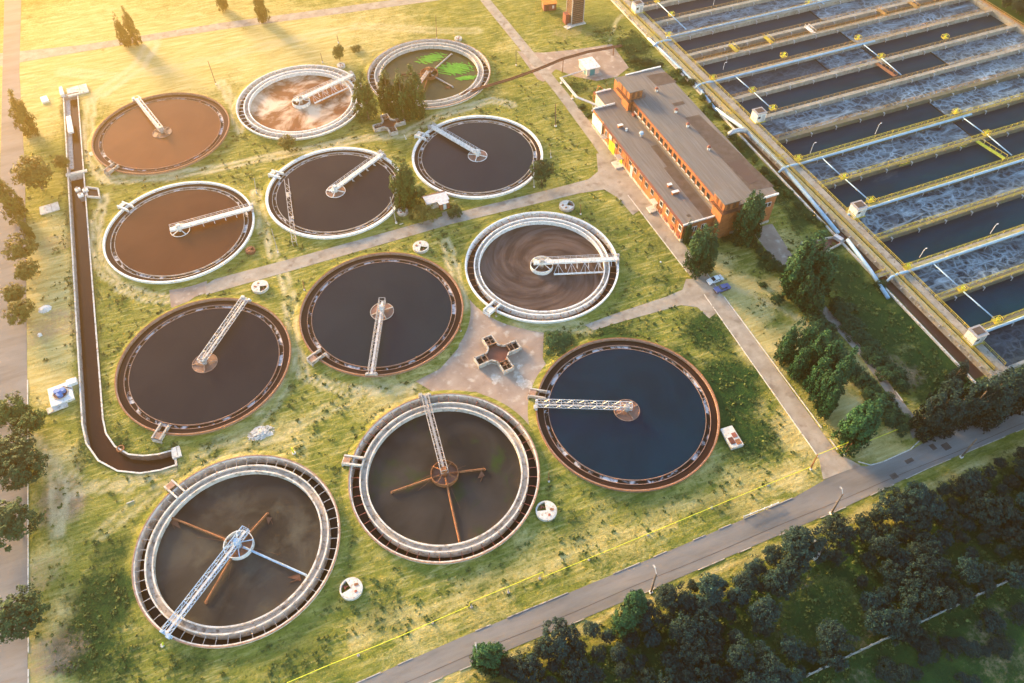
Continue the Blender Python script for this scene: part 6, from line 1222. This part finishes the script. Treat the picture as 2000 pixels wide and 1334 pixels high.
# left side trees along the road
rnd(82, 368, 11, 6.2, 'big round tree left of the channel in the orange glow', 'leaf_olive', 'round'); rnd(128, 330, 5, 2.6, 'small tree tucked behind the big round tree', 'leaf_olive')
poplar(66, 258, 11, 'leaning poplar at the far end of the left road', 'leaf_olive', 1.2); poplar(45, 430, 12, 'poplar beside the left road below the big round tree', 'leaf_olive', 1.0); poplar(62, 462, 6, 'short poplar below the roadside poplar on the left', 'leaf_olive', 1.0)
for px, py, h, r, lab, lf in ((52, 505, 7, 3.6, 'loose tree left of the brown white rimmed tank, upper one', 'leaf_olive'), (62, 545, 6.5, 3.2, 'loose tree left of the brown white rimmed tank, lower one', 'leaf_olive'), (36, 590, 6, 3.0, 'tree beside the white rubble heap, left one', 'leaf_olive'), (52, 625, 6.5, 3.2, 'tree beside the white rubble heap, lower one', 'leaf_olive'), (38, 815, 7, 4.2, 'topmost tree of the roadside clump at the lower left', 'leaf_mid'), (62, 850, 6.5, 3.8, 'right tree of the roadside clump at the lower left', 'leaf_mid'), (36, 905, 8, 5.2, 'big middle tree of the roadside clump at the lower left', 'leaf_dark'), (58, 935, 7.5, 4.4, 'lower right tree of the roadside clump at the lower left', 'leaf_dark'), (36, 1035, 8, 5.4, 'broad tree over the left road above the lone one', 'leaf_dark'), (50, 1212, 7, 4.8, 'lone dark tree on the left road kerb near the bottom corner', 'leaf_dark')): rnd(px, py, h * 1.05, r * .98, lab, lf, 'spread', 'roadside_tree', 'trees along the left road')
for px, py, h, lab in ((247, 88, 9, 'left one of two poplars dissolving in the glow by the far road'), (268, 84, 10, 'right one of two poplars dissolving in the glow by the far road'), (515, 42, 11, 'dark tree cut by the top edge left of the middle'), (440, 20, 10, 'tree at the top edge in the haze')): poplar(px, py, h, lab, 'leaf_olive', .85)
# roadside trees and the wood below the main road
poplar(950, 1308, 8.5, 'left one of two roadside poplars at the bottom edge', 'leaf_dark', 1.2); poplar(966, 1300, 8.0, 'right one of two roadside poplars at the bottom edge', 'leaf_dark', 1.15)
poplar(1226, 1206, 8.5, 'upper right poplar of the roadside trio in the middle', 'leaf_dark', 1.2); poplar(1208, 1228, 7.5, 'left poplar of the roadside trio in the middle', 'leaf_dark', 1.2); poplar(1240, 1192, 7.0, 'small poplar of the roadside trio beside the street lamp', 'leaf_dark', 1.2)
rnd(1556, 1086, 9, 4.2, 'big dark roadside tree hiding a small shelter', 'leaf_wood', 'round'); bush(1040, 1296, 4.2, 1.9, 'round green bush right of the bottom edge poplars', 'leaf_dark'); bush(1000, 1318, 3.5, 1.6, 'green bush at the bottom edge right of the poplars', 'leaf_dark'); rnd(1620, 1260, 6, 3.4, 'dark tree at the lower end of the wood clearing', 'leaf_wood')
poly = [tuple(at(*q)[:2]) for q in ((930, 1360), (1010, 1296), (1080, 1258), (1150, 1232), (1195, 1240), (1260, 1205), (1350, 1150), (1440, 1120), (1500, 1090), (1600, 1066), (1660, 1030), (1760, 990), (1850, 950), (2040, 865), (2100, 1090), (2000, 1118), (1780, 1220), (1590, 1310), (1500, 1400), (930, 1420))]
clear = [tuple(at(*q)[:2]) for q in ((1560, 1110), (1640, 1105), (1690, 1180), (1725, 1240), (1690, 1285), (1590, 1285), (1480, 1250), (1500, 1160))]
xs = [p[0] for p in poly]; ys = [p[1] for p in poly]; pl = []; tries = 0
while len(pl) < 165 and tries < 20000:
    tries += 1; x = random.uniform(min(xs), max(xs)); y = random.uniform(min(ys), max(ys)); A1, A2 = np.array([x]), np.array([y])
    if not inside(A1, A2, poly)[0] or inside(A1, A2, clear)[0] or any((x - a) ** 2 + (y - b) ** 2 < 3.1 ** 2 for a, b in pl): continue
    pl.append((x, y))
for x, y in pl:
    left = x < 95; s = random.choice((.5, .65, .8, .9, 1.1)) * random.uniform(.9, 1.1); kind = random.choice(('round', 'spread', 'spread', 'willow'))
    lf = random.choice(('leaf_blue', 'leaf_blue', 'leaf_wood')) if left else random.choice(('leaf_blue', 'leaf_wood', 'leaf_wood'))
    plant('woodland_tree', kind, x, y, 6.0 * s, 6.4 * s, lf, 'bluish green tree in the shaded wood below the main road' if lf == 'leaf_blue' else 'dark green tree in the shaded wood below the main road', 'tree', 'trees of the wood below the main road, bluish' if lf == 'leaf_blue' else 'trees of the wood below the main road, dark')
# beyond the fence and beyond the basins: undergrowth
for k in range(26):
    p = at(random.uniform(1560, 2000), random.uniform(1180, 1334))
    q0, q1 = at(1575, 1322), at(2060, 1093); side = (q1.x - q0.x) * (p.y - q0.y) - (q1.y - q0.y) * (p.x - q0.x)
    if side > -60: continue
    s = random.uniform(.8, 1.6); plant('undergrowth_shrub', 'bush', p.x, p.y, 1.4 * s, 2.4 * s, 'leaf_wood', 'dark shrub on the ground below the concrete fence', 'shrub', 'shrubs below the concrete fence')
for k in range(16):
    p = at(1945 + random.uniform(0, 80), -10 + random.uniform(-20, 75)); 
    if p.x < 294: p.x = 294 + random.uniform(0, 9)
    s = random.uniform(.8, 1.4); plant('broadleaf_tree', 'round', p.x + 1.5, p.y, 6 * s, 7 * s, 'leaf_wood', 'dark tree beyond the far end wall of the basins', 'tree', 'trees beyond the basins')
# ------------------------------------------------------------------ orange haze volume, added to give a warm glow at upper left
hm = bpy.data.materials.new('haze'); hm.use_nodes = True; hn = hm.node_tree.nodes; hn.clear()
ho = hn.new('ShaderNodeOutputMaterial'); hv = hn.new('ShaderNodeVolumePrincipled')
hv.inputs['Color'].default_value = (1.0, .64, .22, 1); hv.inputs['Density'].default_value = HAZE_D; hv.inputs['Anisotropy'].default_value = .88
hv.inputs['Density Attribute'].default_value = ''; hv.inputs['Color Attribute'].default_value = ''; hv.inputs['Temperature Attribute'].default_value = ''
hm.node_tree.links.new(hv.outputs[0], ho.inputs['Volume'])
tag(MB().span((-470, -310, -4), (710, 770, 152)).build('haze', hm), kind='stuff')
